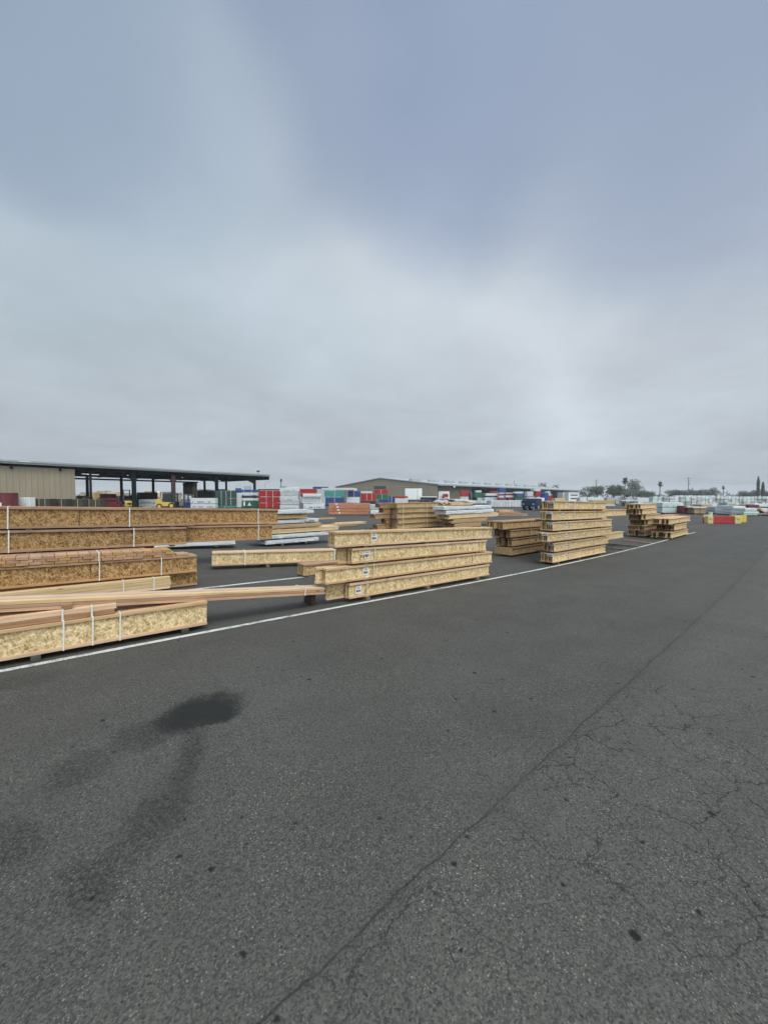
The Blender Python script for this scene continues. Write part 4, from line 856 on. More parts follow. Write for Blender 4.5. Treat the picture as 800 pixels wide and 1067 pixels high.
wstack(411.5, 425, d3 + 9, 1.4, [(517, 'w_red', 'thin red pack on the white one beside the box trailer', dict()), (519.4, 'wrap', 'white pack below the thin red one beside the box trailer', dict(prt='wrap_grey', rows=1))], 'red and white packs beside the box trailer')

for i in range(13):
    x0 = 270.5 + 6.6 * i + random.uniform(-1, 1); y0 = random.uniform(508.2, 512.5); dd = 118 + 9 * (i % 3)
    wpack(x0, x0 + random.uniform(4.2, 6.2), y0, None, dd, 1.6, M[('wrap', 'wrap_grey', 'wrap_g', 'wrap', 'tan_pack')[i % 5]], 'pale far stack filling the gap behind the coloured packs', 'pale far stacks behind the coloured packs', straps=2, strapm='greyp')
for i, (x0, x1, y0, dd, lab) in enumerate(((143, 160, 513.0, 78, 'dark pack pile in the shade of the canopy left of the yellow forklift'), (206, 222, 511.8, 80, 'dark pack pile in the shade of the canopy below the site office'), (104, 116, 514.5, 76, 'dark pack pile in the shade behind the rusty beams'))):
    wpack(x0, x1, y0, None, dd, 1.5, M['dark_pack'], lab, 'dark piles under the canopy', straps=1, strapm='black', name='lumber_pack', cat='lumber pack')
cl = [(86, 92, 517.5, 72, 'pine', 'small pale board pack by the beige wall corner'), (110, 118, 519.2, 74, 'tan_pack', 'small tan board pack behind the tall forklift mast'), (121, 126, 516.5, 84, 'w_black', 'black crate just left of the rear-facing forklift'), (138, 143.5, 515.2, 82, 'w_dkgreen', 'dark green crate right of the rear-facing forklift'),
      (155, 163, 517.4, 90, 'wrap_grey', 'grey pack behind the left white printed packs'), (168, 174, 515.5, 92, 'wrap', 'white pack behind the yellow forklift body'), (216, 222, 515.2, 86, 'wrap_grey', 'grey pack behind the right white printed packs'), (226, 233, 509.6, 96, 'w_black', 'black crate above the dark green packs'), (234, 243, 509.8, 98, 'wrap', 'white pack above the dark green packs'), (245.5, 250, 508.6, 100, 'w_blue', 'small blue pack left of the end column'), (254, 260, 506.2, 104, 'wrap_grey', 'grey pack stack rising behind the blue pack')]
for x0, x1, y0, dd, mt, lab in cl: wpack(x0, x1, y0, None, dd, 1.2, M[mt], lab, 'mixed packs in and behind the canopy', straps=1, strapm='greyp')
# ================================================================== FAR BUILDING
D2 = (.672, .740); O2 = (20.6, 150.0); R2 = math.atan2(D2[1], D2[0])
fb = thing('warehouse', 'long beige warehouse with shallow gable and dark open side', 'warehouse', (O2[0], O2[1], G0), R2)
He = 6.95 - G0; Hr = 10.2 - G0; W2 = 60.0; L2 = 184.0
# local: x along the side (away), y to the left along the gable
m = MB(); m.quad([(0, 0, 0), (0, W2, 0), (0, W2, He - .3), (0, W2 / 2, Hr - .3), (0, 0, He - .3)]); m.quad([(.3, 0, 0), (.3, W2, 0), (.3, W2, He - .3), (.3, W2 / 2, Hr - .3), (.3, 0, He - .3)])
P = [(0, 0), (W2, 0), (W2, He - .3), (W2 / 2, Hr - .3), (0, He - .3)]
m = MB(); n = 5; m.v = [(x, y, z) for x in (0, .3) for (y, z) in P]; m.f = [tuple(range(n))[::-1], tuple(range(n, 2 * n))] + [(i, (i + 1) % n, n + (i + 1) % n, n + i) for i in range(n)]; m.mi = [0] * len(m.f)
m2 = mat_clad('far_beige_cladding', (.29, .245, .185), 1.2, 1); link('gable_wall', m.mesh('gable_wall', m2), fb)
m = MB(); ov = .8; PR = [(-ov, He - .1 - ov * .108), (W2 / 2, Hr), (W2 + ov, He - .1 - ov * .108), (W2 + ov, He - .4 - ov * .108), (W2 / 2, Hr - .28), (-ov, He - .4 - ov * .108)]
m.v = [(x, y, z) for x in (-.5, L2) for (y, z) in PR]; n = 6; m.f = [tuple(range(n))[::-1], tuple(range(n, 2 * n))] + [(i, (i + 1) % n, n + (i + 1) % n, n + i) for i in range(n)]; m.mi = [0] * len(m.f)
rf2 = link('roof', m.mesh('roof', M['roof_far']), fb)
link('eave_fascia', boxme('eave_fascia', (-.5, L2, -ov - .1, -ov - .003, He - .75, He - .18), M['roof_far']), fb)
link('side_wall', boxme('side_wall', (.31, 34, 4, 4.3, 0, He - .5), m2), fb)
link('interior_shade_wall', boxme('interior_shade_wall', (34.1, L2, 24, 24.3, 0, He + .5), M['black']), fb)  # black colour stands in for the shaded depth behind the open side
link('side_door', boxme('side_door', (27, 33, 3.9, 3.99, 0, 5.0), M['greyp']), fb)
link('side_door', boxme('side_door', (6, 14, 3.9, 3.99, 0, 4.0), M['whitep']), fb)
link('valance', boxme('valance', (34, L2, -ov + .1, -ov + .2, He - 1.6, He - .76), M['steel']), fb)
for i in range(17):
    x = 36 + i * 9.2; link('post', boxme('post', (x - .2, x + .2, -.2, .2, 0, He - .8), M['steel']), fb)
for i in range(14): x = 4 + i * 13; link('roof_vent', boxme('roof_vent', (x - 3.2, x + 3.2, 13, 14.6, Hr - 1.9, Hr - .9), M['roof_far'], .1), rf2)
for x in (12, 62): link('wall_lamp', boxme('wall_lamp', (x - .35, x + .35, -.5, -.2, He - 1.3, He - .9), M['lamp']), fb)
link('end_wall', boxme('end_wall', (L2 - .4, L2 - .1, 0, 20, 0, He - .5), m2), fb)
# gable trim
link('wall_girt', boxme('wall_girt', (-.08, -.003, .5, W2 - .5, He - .95, He - .85), M['beige2']), fb)

def tyre(o, x, y, r, w):
    m = MB(); m.tube((x, y - w / 2, r), (x, y + w / 2, r), r, r, 16); wh = link('wheel', m.mesh('wheel', M['rubber']), o)
    m = MB(); m.tube((x, y - w / 2 - .02, r), (x, y + w / 2 + .02, r), r * .55, r * .55, 12); link('rim', m.mesh('rim', M['chrome']), wh)
def trailer(label, px0, px1, d, y0, flat=False, mat='whitep', rz=0.0):
    x0, x1 = FX(px0, d), FX(px1, d); L = (x1 - x0) / math.cos(rz); w = 2.5
    o = thing('box_trailer' if not flat else 'flatbed_trailer', label, 'trailer', ((x0 + x1) / 2, d + 1.2, G0), rz); h = FZ(y0, d) - G0
    if flat: link('deck', boxme('deck', (-L / 2, L / 2, -w / 2, w / 2, h - .3, h), M[mat], .03), o)
    else:
        b = link('box', boxme('box', (-L / 2, L / 2, -w / 2, w / 2, 1.1, h), M[mat], .05), o); link('corner_post', boxme('corner_post', (L * .22, L * .22 + .15, -w / 2 - .03, -w / 2 - .003, 1.15, h - .05), M['greyp']), b)
    link('chassis', boxme('chassis', (-L / 2 + .3, L / 2 - .3, -.5, .5, .8, (h - .31) if flat and h > 1.2 else 1.09), M['black']), o)
    for x in ((-L / 2 + 1.0, -L / 2 + 2.1) if not flat else (L / 2 - 1.0, L / 2 - 2.1)):
        for y in (-1.05, 1.05): tyre(o, x, y, .5, .4)
    link('bumper', boxme('bumper', (L / 2 - .1, L / 2 - .02, -1.1, 1.1, .5, .62), M['greyp']), o)
    return o
trailer('white box trailer parked in front of the beige gable wall', 422, 439.5, 138, 509)
trailer('low white flatbed trailer behind the white box trailer', 437.5, 455, 134, 517.3, flat=True)
trailer('small white box trailer beside the red truck', 456.5, 468, 152, 512)
def truck(label, px0, px1, d, y0, cabm, bedm, rz, load=None):
    x0, x1 = FX(px0, d), FX(px1, d); L = abs(x1 - x0) / max(.35, math.cos(rz) if abs(math.cos(rz)) > .35 else .6); h = FZ(y0, d) - G0
    o = thing('flatbed_truck', label, 'truck', ((x0 + x1) / 2, d + .8, G0), rz)
    cl = 2.0; m = MB(); m.prism([(-L / 2, .6), (-L / 2, 1.5), (-L / 2 + .25, h * .62), (-L / 2 + .5, h), (-L / 2 + cl, h), (-L / 2 + cl, .6)], -1.15, 1.15); cab = link('cab', m.mesh('cab', M[cabm], .06), o)
    link('side_window', boxme('side_window', (-L / 2 + .6, -L / 2 + 1.6, -1.17, -1.152, h * .6, h * .85), M['glass']), cab)
    m = MB(); m.quad([(-L / 2 + .20, -1.0, h * .66), (-L / 2 + .20, 1.0, h * .66), (-L / 2 + .43, 1.0, h * .95), (-L / 2 + .43, -1.0, h * .95)]); m.quad([(-L / 2 + .22, -1.0, h * .66), (-L / 2 + .22, 1.0, h * .66), (-L / 2 + .45, 1.0, h * .95), (-L / 2 + .45, -1.0, h * .95)]); link('windscreen', m.mesh('windscreen', M['glass']), cab)
    for y in (-.8, .8): link('headlight', boxme('headlight', (-L / 2 - .03, -L / 2 - .003, y - .16, y + .16, .85, 1.05), M['chrome']), o)
    link('bed', boxme('bed', (-L / 2 + cl + .2, L / 2, -1.2, 1.2, 1.05, 1.25), M[bedm], .02), o); link('chassis', boxme('chassis', (-L / 2 + .3, L / 2 - .2, -.45, .45, .6, 1.04), M['black']), o)
    for x in (-L / 2 + .9, L / 2 - 1.1):
        for y in (-1.0, 1.0): tyre(o, x, y, .48, .36)
    return o
truck('red truck with white stripes standing beside the warehouse wall', 461, 475, 150, 514.5, 'redtruck', 'whitep', 0.15)
m = MB()
for i in range(3): m.prism([(-2.4 + i * .55, 1.4), (-2.1 + i * .55, 1.4), (-1.7 + i * .55, 2.1), (-2.0 + i * .55, 2.1)], -1.175, -1.16)
link('stripe', m.mesh('stripe', M['paper']), bpy.data.objects['flatbed_truck'])
bt = truck('dark blue flatbed truck standing left of the tall joist stack', 549, 568, 802 / 13.6, 519.5, 'bluetruck', 'black', .75)
link('crate', boxme('crate', (.2, 1.6, -.9, .9, 1.255, 1.9), M['whitep'], .05), bt)

# packs in front of the long dark shed
dS = 150
def ws2(x0, x1, d, layers, grp): wstack(x0, x1, d, 2.4, layers, grp)
ws2(480, 488, 148, [(511.2, 'w_red', 'red pack on the white one in front of the dark shed, left end', {}), (517.6, 'wrap', 'white pack under the left red pack of the dark shed', {})], 'packs in front of the dark shed, left stack')
ws2(488.6, 493.5, 150, [(513.5, 'w_black', 'black pack with a white band right of the left red pack', dict(straps=1))], None)
ws2(494.5, 504.5, 146, [(511, 'wrap_g', 'pale green topping pack over the green one at the dark shed', dict(a=1, b=-3)), (513.6, 'w_green', 'green pack above white sheets in front of the dark shed', {}), (518.6, 'wrap', 'white pack below the green one at the dark shed', dict(a=3, b=2))], 'packs around the green one at the dark shed')
ws2(505, 519.5, 143, [(511.6, 'w_red', 'red pack on top of the broad white stack at the dark shed', dict(a=6, b=-1)), (514, 'wrap', 'upper white pack of the broad stack at the dark shed', dict(a=1)), (517, 'w_blue', 'dark blue band pack inside the broad white stack', dict(a=2, b=-5)), (518.2, 'wrap', 'lower white pack of the broad stack at the dark shed', {})], 'packs in the broad white stack')
ws2(519.8, 525, 140, [(513.4, 'wrap', 'white top pack of the narrow red-striped stack', {}), (515, 'w_red', 'upper red pack of the narrow striped stack', {}), (516.5, 'wrap', 'middle white pack of the narrow striped stack', {}), (519, 'w_red', 'lower red pack of the narrow striped stack', {})], 'packs in the narrow striped stack')
ws2(526.6, 535.3, 140, [(513.4, 'wrap', 'white top pack of the wider red-striped stack', {}), (514.7, 'w_red', 'upper red pack of the wider striped stack', {}), (516.2, 'wrap', 'middle white pack of the wider striped stack', {}), (518.7, 'w_red', 'lower red pack of the wider striped stack', dict(a=3)), ], 'packs in the wider striped stack')
ws2(536, 545, 138, [(512.3, 'wrap', 'white cover on the blue-grey pack at the dark shed', {}), (514.6, 'w_blue', 'blue-grey pack above the long green one at the dark shed', dict(a=2)), (518.4, 'w_green', 'long green pack below the blue-grey one at the dark shed', dict(b=7))], 'packs around the blue-grey one')
wpack(520, 527, 508.6, None, 165, 2.4, M['w_blue'], 'tall blue pack standing deep in the dark shed')
ws2(549, 557.5, 118, [(512.2, 'wrap', 'white block-shaped pack behind the blue truck cab', {}), (517.5, 'wrap_grey', 'grey pack under the white block behind the blue truck', {})], 'packs behind the blue truck')
ws2(556, 563, 112, [(509.3, 'wrap', 'white pack on top of the tall red stack behind the blue truck', {}), (512.2, 'w_red', 'red pack in the tall stack behind the blue truck', dict(a=2.5)), (517.8, 'wrap', 'white pack at the bottom of the tall stack behind the blue truck', dict(a=3, b=3))], 'packs in the tall stack behind the blue truck')
d = 108; o = thing('drum', 'large round blue drum left of the tall joist stack', 'drum', at_d(567, d)); m = MB(); m.tube((0, 0, .0), (0, 0, FZ(514, d) - G0), 1.1, 1.1, 20); link('shell', m.mesh('shell', M['w_blue']), o)
m = MB(); m.tube((0, 0, FZ(514, d) - G0), (0, 0, FZ(513.4, d) - G0), 1.15, .9, 20); link('lid', m.mesh('lid', M['w_blue']), o)
ws2(570, 575, 110, [(515, 'wrap', 'white pack on the red one right of the blue drum', {}), (516.4, 'w_red', 'red pack under the white one right of the blue drum', {})], 'packs right of the blue drum')
# white row with dark printed flaps
dW = 802 / 10.6
for i in range(13):
    x0 = 511.5 + 3.02 * i
    o = wpack(x0, x0 + 2.75, 521.4, None, dW, 3.0, M['wrap'], 'white pack with slanted dark print in the row before the dark shed', 'white packs in the row before the dark shed', bev=.04)
    L = FX(x0 + 2.75, dW) - FX(x0, dW); m = MB(); h_ = FZ(521.4, dW) - G0 - .1
    for k in range(3): m.prism([(-L * .35, h_ * (.1 + .3 * k)), (-L * .1, h_ * (.1 + .3 * k)), (L * .2, h_ * (.3 + .3 * k)), (-L * .05, h_ * (.3 + .3 * k))], -1.506, -1.502)
    link('lettering', m.mesh('lettering', M['greyp']), o)
for i in range(10):
    x0 = 475 + 3.6 * i
    wpack(x0, x0 + 3.3, 521.6, None, 86, 2.4, M['wrap' if i % 3 else 'wrap_grey'], 'low pale pack in the line between the mixed stack and the shed', 'low pale packs before the shed', bev=.05)
d = 802 / 12.5; x0, x1 = FX(481, d), FX(507, d)
o = thing('flatbed_trailer', 'empty black flat trailer behind the mixed stack', 'trailer', ((x0 + x1) / 2, d + .6, G0), .05); L = x1 - x0
link('deck', boxme('deck', (-L / 2, L / 2, -1.1, 1.1, .75, .95), M['black'], .02), o)
for x in (L * .1, L * .3):
    for y in (-.9, .9): tyre(o, x, y, .36, .25)
link('stand', boxme('stand', (-L * .4, -L * .38, -.5, .5, 0, .745), M['black']), o)

# ================================================================== RIGHT SIDE
def barrier():
    d0_, d1_ = 802 / 27.5, 802 / 26.5
    x0, x1 = FX(731.7, 29.6), FX(766, 29.6); L = x1 - x0; o = thing('dock_barrier', 'red steel trough barrier with yellow end plates on the open asphalt', 'barrier', ((x0 + x1) / 2, 29.6, G0), .0)
    h = .55; m = MB(); m.prism([(-.45, 0), (.45, 0), (.45, h), (.38, h), (.30, .12), (-.30, .12), (-.36, h * .8), (-.45, h * .8)], -L / 2 + .42, L / 2 - .5)
    b = link('trough', m.mesh('trough', M['redbar'], .01), o); b.rotation_euler = (0, 0, -math.pi / 2)
    link('front_rail', boxme('front_rail', (-L / 2 + .42, L / 2 - .5, -.5, -.455, .05, .12), M['redbar']), o)
    for sg, w_ in ((-1, .2), (1, .24)):
        e = link('end_plate', boxme('end_plate', (-w_, w_, -.56, -.2, 0, .58), M['ybar'], .03), o, (sg * (L / 2 - w_), 0, 0))
        m = MB(); m.box(-w_ * .5, w_ * .55, -.575, -.563, .3, .33); m.box(-w_ * .6, -w_ * .1, -.575, -.563, .38, .40); link('marking', m.mesh('marking', M['ink']), e)
    link('back_plate', boxme('back_plate', (-L / 2 + .5, -L / 2 + 1.1, .46, .52, .1, .62), M['ybar'], .02), o)
    q = thing('concrete_block', 'bright yellow block standing right behind the red barrier', 'block', at_d(769.5, 31.0), .1)
    h2 = FZ(537, 31) - G0; link('block_body', boxme('block_body', (-.3, .3, -.4, .5, 0, h2), M['ybright'], .03), q); m = MB(); m.tube((-.12, 0, h2), (-.12, 0, h2 + .07), .02); m.tube((.12, 0, h2), (.12, 0, h2 + .07), .02); m.tube((-.12, 0, h2 + .07), (.12, 0, h2 + .07), .02); link('lifting_loop', m.mesh('lifting_loop', M['steel']), q)
barrier()
d = 36.0; q = thing('bucket', 'small white bucket behind the red barrier', 'bucket', at_d(740.2, d)); m = MB(); m.tube((0, 0, 0), (0, 0, .55), .13, .17, 14); link('pail', m.mesh('pail', M['whitep']), q); m = MB(); m.tube((0, 0, .55), (0, 0, .58), .185, .185, 14); link('lid', m.mesh('lid', M['whitep']), q)
# pale-green block of packs
dG = 802 / 17.2
wstack(690, 711.5, dG, 3.5, [(523.6, 'wrap_g', 'pale green wrapped pack, upper of two behind the low far stack', dict(prt='wrap_grey', rows=1)), (529, 'wrap_g', 'pale green wrapped pack, lower of two behind the low far stack', dict(prt='wrap_grey', rows=1))], 'pale green packs behind the low far stack')
wpack(686.5, 689.8, 524.5, None, dG + 2, 2.0, M['w_black'], 'narrow black crate left of the pale green packs')
wpack(711.8, 716.2, 527, None, dG - 1, 2.0, M['w_maroon'], 'small maroon crate right of the pale green packs')
wpack(723.5, 735.5, 529.8, None, 802 / 18, 2.4, M['tan_pack'], 'brown pack with white sheet on top beyond the red barrier', straps=1, strapm='black', name='lumber_pack', cat='lumber pack')
wpack(722, 736.5, 528.2, 529.6, 802 / 18 - .1, 2.5, M['wrap'], 'white sheet lying on the brown pack beyond the red barrier', bev=.05, name='plastic_sheet', cat='plastic sheet')
dH = 802 / 19.8
wstack(764, 776, dH + 2, 2.2, [(527.2, 'wrap_g', 'pale green top pack of the stack behind the bright yellow block', dict(b=1)), (531.6, 'wrap', 'white middle pack of the stack behind the bright yellow block', dict(prt='ink_blue', rows=1)), (534.5, 'wrap', 'white bottom pack of the stack behind the bright yellow block', {})], 'packs behind the bright yellow block')
wstack(775.5, 791, dH, 1.6, [(529.6, 'wrap', 'white top pack of the stack right of the yellow block', dict(b=-2, a=1)), (533.0, 'wrap_g', 'pale green middle pack of the stack right of the yellow block', dict(prt='wrap_grey', rows=1)), (536, 'wrap', 'white bottom pack of the stack right of the yellow block', dict(a=-.5, b=-1))], 'packs right of the bright yellow block')
for i, (x0, x1, y0, dd, mt, lab) in enumerate(((745.5, 753.5, 528, 46, 'wrap_grey', 'grey pack left of a twin behind the red barrier'), (754, 764, 527.6, 47, 'wrap_grey', 'grey pack with a dark foot, right of its twin behind the red barrier'))):
    wstack(x0, x1, dd, 1.8, [(y0, mt, 'upper ' + lab, dict(prt='wrap', rows=1)), (y0 + 4.6, mt, 'lower ' + lab, {})], 'grey packs behind the red barrier')
q0 = FX(793, 44)
board_pack('loose pale boards leaning over white packs at the right edge', None, st(FX(788, 43), 43)[0], st(FX(803, 46), 46)[0], st(FX(795, 44), 44)[1] + .0, G0 + .55, G0 + .1, 6, 4, .14, .06, M['pine'], jit=.5)
wpack(790, 800, 529.6, None, 50, 2.0, M['wrap'], 'white pack behind the loose pale boards at the right edge', bev=.06)
wpack(786, 806, 524.9, None, 76, 2.0, M['wrap'], 'low bright white pack beyond the loose boards at the right edge', bev=.06)
wpack(790, 806, 535.5, None, 41, 1.2, M['grey_wood'], 'low grey timber pallet at the right edge', name='pallet', cat='pallet', bev=.02)
for i, (x0, x1, y0, dd, mt) in enumerate(((731, 741, 525.6, 66, 'tan_pack'), (741.5, 747, 526, 70, 'wrap'), (757, 767, 523.3, 78, 'wrap_grey'), (768, 779, 525.8, 76, 'tan_pack'), (780, 791, 526, 74, 'w_maroon'))):
    wpack(x0, x1, y0, None, dd, 2.0, M[mt], 'low pack on the far asphalt ' + ('above the brown pack, tan', 'above the white bucket, white', 'above the grey twins, pale grey', 'above the pale green packs, tan', 'above the yellow block, dark red')[i], 'low packs on the far right asphalt')
# long pale rows closing the yard
def rowpacks(px0, px1, d, n, ys, mats, label, group, depth=1.2, gap=.14):
    for i in range(n):
        a = px0 + (px1 - px0) * i / n; b_ = a + (px1 - px0) / n * (1 - gap)
        for k, y0 in enumerate(ys):
            y1 = None if k == len(ys) - 1 else ys[k + 1] - .25
            dd = random.uniform(-.4, .4); jy = random.uniform(-.12, .12)
            wpack(a, b_, y0 + jy, (None if y1 is None else y1 + 0), d + dd, depth, M[mats[(i * 7 + k * 3) % len(mats)]], ('topmost ' if k == 0 else 'bottom ' if k == len(ys) - 1 else 'upper middle ' if k == 1 and len(ys) > 3 else 'middle ' if len(ys) == 3 else 'lower middle ') + label, group, prt=('wrap_grey' if (i + k) % 2 else None), rows=1, bev=.05)
rowpacks(727, 806, 90, 20, (517.4, 520.4, 523.6), ('wrap', 'wrap', 'wrap_g'), 'white wrapped pack in the long three-high row closing the far right yard', 'three-high white row at the far right')
rowpacks(680, 732, 78, 9, (517.6, 520.0, 523.0, 526), ('wrap_g', 'wrap', 'wrap_grey'), 'pale wrapped pack in the four-high row behind the pale green packs', 'four-high pale row behind the green packs')
rowpacks(703, 745, 110, 9, (516.3, 519), ('wrap', 'wrap'), 'white wrapped pack in the high row seen above the pale four-high row', 'high white row behind the pale one')
# far clutter right of the shed
wpack(586, 594, 513.2, None, 130, 4, M['wrap'], 'white block stack at the end of the dark shed', straps=1)
d = 128; x0, x1 = FX(592, d), FX(603, d); o = thing('office_trailer', 'small white cabin with two dark window bands at the shed end', 'cabin', ((x0 + x1) / 2, d, G0)); w = (x1 - x0) / 2; h = FZ(513, d) - G0
link('wall', boxme('wall', (-w, w, 0, 3, .4, h), M['whitep']), o); link('roof', boxme('roof', (-w - .15, w + .15, -.15, 3.15, h + .003, h + .15), M['whitep']), o)
for z in (h * .38, h * .7): link('window', boxme('window', (-w * .6, w * .75, -.03, -.003, z, z + .35), M['glass']), o)
for x in (-w * .7, w * .7): link('support', boxme('support', (x - .1, x + .1, .3, 2.7, 0, .397), M['black']), o)
for i, (x0, x1, y0, dd, mt) in enumerate(((578, 589, 519, 96, 'pine'), (604, 611, 518.3, 104, 'wrap'), (612, 629, 518.2, 110, 'wrap_g'), (617, 640, 521.2, 98, 'tan_pack'), (632, 645, 518.6, 112, 'greyp'), (652, 660, 518.8, 118, 'wrap_grey'), (664, 676, 518.8, 116, 'wrap'), (628, 641, 525.8, 80, 'wrap_grey'), (607, 624, 522, 100, 'wrap'))):
    wpack(x0, x1, y0, None, dd, 2.0, M[mt], 'low pack behind the tall joist stack, ' + ('tan, nearest the blue drum', 'white, right of the white cabin', 'long and pale green, below the bare trees', 'long and tan, below the dark tree', 'grey, under the dark round tree', 'small grey one right of the dark tree', 'white, below the lower trees', 'flat grey one nearest the lane', 'white, just above the joists')[i], 'low packs behind the tall joist stack', bev=.05)
def canopy_cart():
    d = 88; x0, x1 = FX(644.5, d), FX(661.5, d); o = thing('canopy_stand', 'flat pale canopy standing on posts behind the six-high stack', 'canopy', ((x0 + x1) / 2, d, G0)); w = (x1 - x0) / 2; h = FZ(521, d) - G0
    link('canopy_top', boxme('canopy_top', (-w, w, -1, 1.6, h - .2, h), M['wrap'], .05), o)
    for a in (-.95, .95):
        for b_ in (-.9, 1.5): link('post', boxme('post', (a * w - .05, a * w + .05, b_ - .05, b_ + .05, 0, h - .205), M['black']), o)
    link('counter', boxme('counter', (-w * .4, w * .5, -.5, .5, 0, .8), M['w_black'], .03), o)
canopy_cart()
def parked(label, px, d, mat, rz=0.0):
    o = thing('parked_car', label, 'car', at_d(px, d), rz)
    m = MB(); m.prism([(-2.1, .35), (-2.15, .75), (-1.2, .9), (-.6, 1.4), (.9, 1.42), (1.7, .95), (2.15, .85), (2.15, .35)], -.85, .85); b = link('body', m.mesh('body', M[mat], .08), o)
    link('side_window', boxme('side_window', (-.75, 1.15, -.87, -.852, .95, 1.3), M['glass']), b)
    for x in (-1.3, 1.3):
        for y in (-.78, .78): tyre(o, x, y, .32, .2)
for i, (px, dd, mt) in enumerate(((606, 140, 'greyp'), (613, 150, 'black'), (638, 135, 'black'), (655, 142, 'redtruck'), (668, 140, 'whitep'), (443.5, 128, 'black'), (459.5, 129, 'whitep'))):
    parked(('silver car below the bare trees right of the shed', 'dark car right of the silver one below the bare trees', 'dark car below the dark round tree', 'red car below the tall palm', 'white car below the low trees', 'dark car in front of the flatbed trailer', 'white car in front of the red truck')[i], px, dd, mt, .1 * (i % 3))

# ================================================================== TREES, POLES
def tree(name, label, px, d, ytop, wpx, leafmat, n=900, leaf=.55, seed=1, base=None, shape=(1, .62), dens=1.0, group=None):
    r = random.Random(seed); H = FZ(ytop, d) - G0; W = wpx / F * d / 2
    o = thing(name, label, 'tree', at_d(px, d), 0, 0, group)
    m = MB(); th = H * .32; m.tube((0, 0, -.2), (r.uniform(-.3, .3), 0, th), H * .03 + .08, H * .02 + .05, 8)
    tips = []
    for i in range(9):
        a = r.uniform(0, 6.28); q = Vector((math.cos(a) * W * r.uniform(.3, .75), math.sin(a) * W * r.uniform(.3, .75), H * r.uniform(.5, .88))); m.tube((0, 0, th * r.uniform(.7, 1)), q, H * .014 + .03, .04, 5); tips.append(q)
    link('trunk', m.mesh('trunk', M['bark']), o)
    cl = [(q + Vector((r.gauss(0, .15) * W, r.gauss(0, .15) * W, r.gauss(0, .05) * H)), r.uniform(.22, .42)) for q in tips for _ in range(2)] + [(Vector((r.uniform(-.5, .5) * W, r.uniform(-.5, .5) * W, H * r.uniform(.35, .92))), r.uniform(.2, .36)) for _ in range(10)]
    m = MB()
    for i in range(n):
        c, rr = r.choice(cl); v = Vector((r.gauss(0, 1), r.gauss(0, 1), r.gauss(0, 1))).normalized() * (r.random() ** .4)
        p = c + Vector((v.x * W * rr * 1.5, v.y * W * rr * 1.5, v.z * H * rr * .55))
        if p.z < H * .12: p.z = H * .12 + r.random() * H * .1
        a = Vector((r.gauss(0, 1), r.gauss(0, 1), r.gauss(0, .7))).normalized(); b_ = a.orthogonal().normalized(); s_ = leaf * r.uniform(.5, 1.2)
        m.quad([p - a * s_ - b_ * s_ * .5, p + b_ * s_ * -.2 + a * s_ * .2, p + a * s_ + b_ * s_ * .5, p + b_ * s_ * .7 - a * s_ * .2])
    link('crown', m.mesh('crown', leafmat), o); return o
def bare_tree(label, px, d, ytop, wpx, seed, group=None):
    r = random.Random(seed); H = FZ(ytop, d) - G0; W = wpx / F * d / 2; o = thing('bare_tree', label, 'tree', at_d(px, d), 0, 0, group)
    tm = MB(); cm = MB()
    def grow(p, dr, ln, rad, lev):
        q = p + dr * ln; (tm if lev < 2 else cm).tube(p, q, max(rad, .035), max(rad * .65, .03), 5 if lev < 2 else 3, cap=False)
        if lev >= 5: return
        for i in range(3 if lev else 5):
            a = r.uniform(0, 6.28); sp = r.uniform(.35, .85); nd = (dr + Vector((math.cos(a) * sp, math.sin(a) * sp, r.uniform(-.1, .35)))).normalized(); grow(p + dr * ln * r.uniform(.6, 1), nd, ln * r.uniform(.6, .85), rad * .55, lev + 1)
    grow(Vector((0, 0, -.1)), Vector((0, 0, 1)), H * .3, H * .02, 0)
    for mb in (tm, cm):
        for i, v in enumerate(mb.v): mb.v[i] = (max(-W, min(W, v[0])), v[1], min(v[2], H * (1 - .1 * (i % 7) / 7)))
    link('trunk', tm.mesh('trunk', M['bark']), o); link('crown', cm.mesh('crown', M['twig']), o)
def palm(label, px, d, ytop, crown_px, seed, lean=0.0):
    r = random.Random(seed); H = FZ(ytop, d) - G0; R = crown_px * 1.3 / F * d / 2; o = thing('palm_tree', label, 'tree', at_d(px, d)); hc = H - R
    m = MB(); pts = [Vector((lean * (i / 6) ** 2, 0, hc * i / 6)) for i in range(7)]
    for i in range(6): m.tube(pts[i], pts[i + 1], .34 - .02 * i, .34 - .02 * (i + 1), 8)
    link('trunk', m.mesh('trunk', M['bark']), o); c = pts[-1]; m = MB()
    for i in range(64):
        el = r.uniform(-1.3, 1.45); a = r.uniform(0, 6.28); L = R * r.uniform(.8, 1.1) * (1.0 if el > -.4 else .85); dr = Vector((math.cos(a) * math.cos(el), math.sin(a) * math.cos(el), math.sin(el)))
        side = dr.cross(Vector((0, 0, 1))).normalized(); p = c.copy(); segs = 4; w = R * .16
        for k in range(segs):
            q = p + dr * (L / segs); w2 = R * (.2, .2, .14, .02)[k]
            m.quad([p - side * w, q - side * w2, q + side * w2, p + side * w]); p = q; w = w2; dr = (dr + Vector((0, 0, -.16))).normalized()
    m2_ = m.mesh('crown', M['leaf_p']); link('crown', m2_, o)
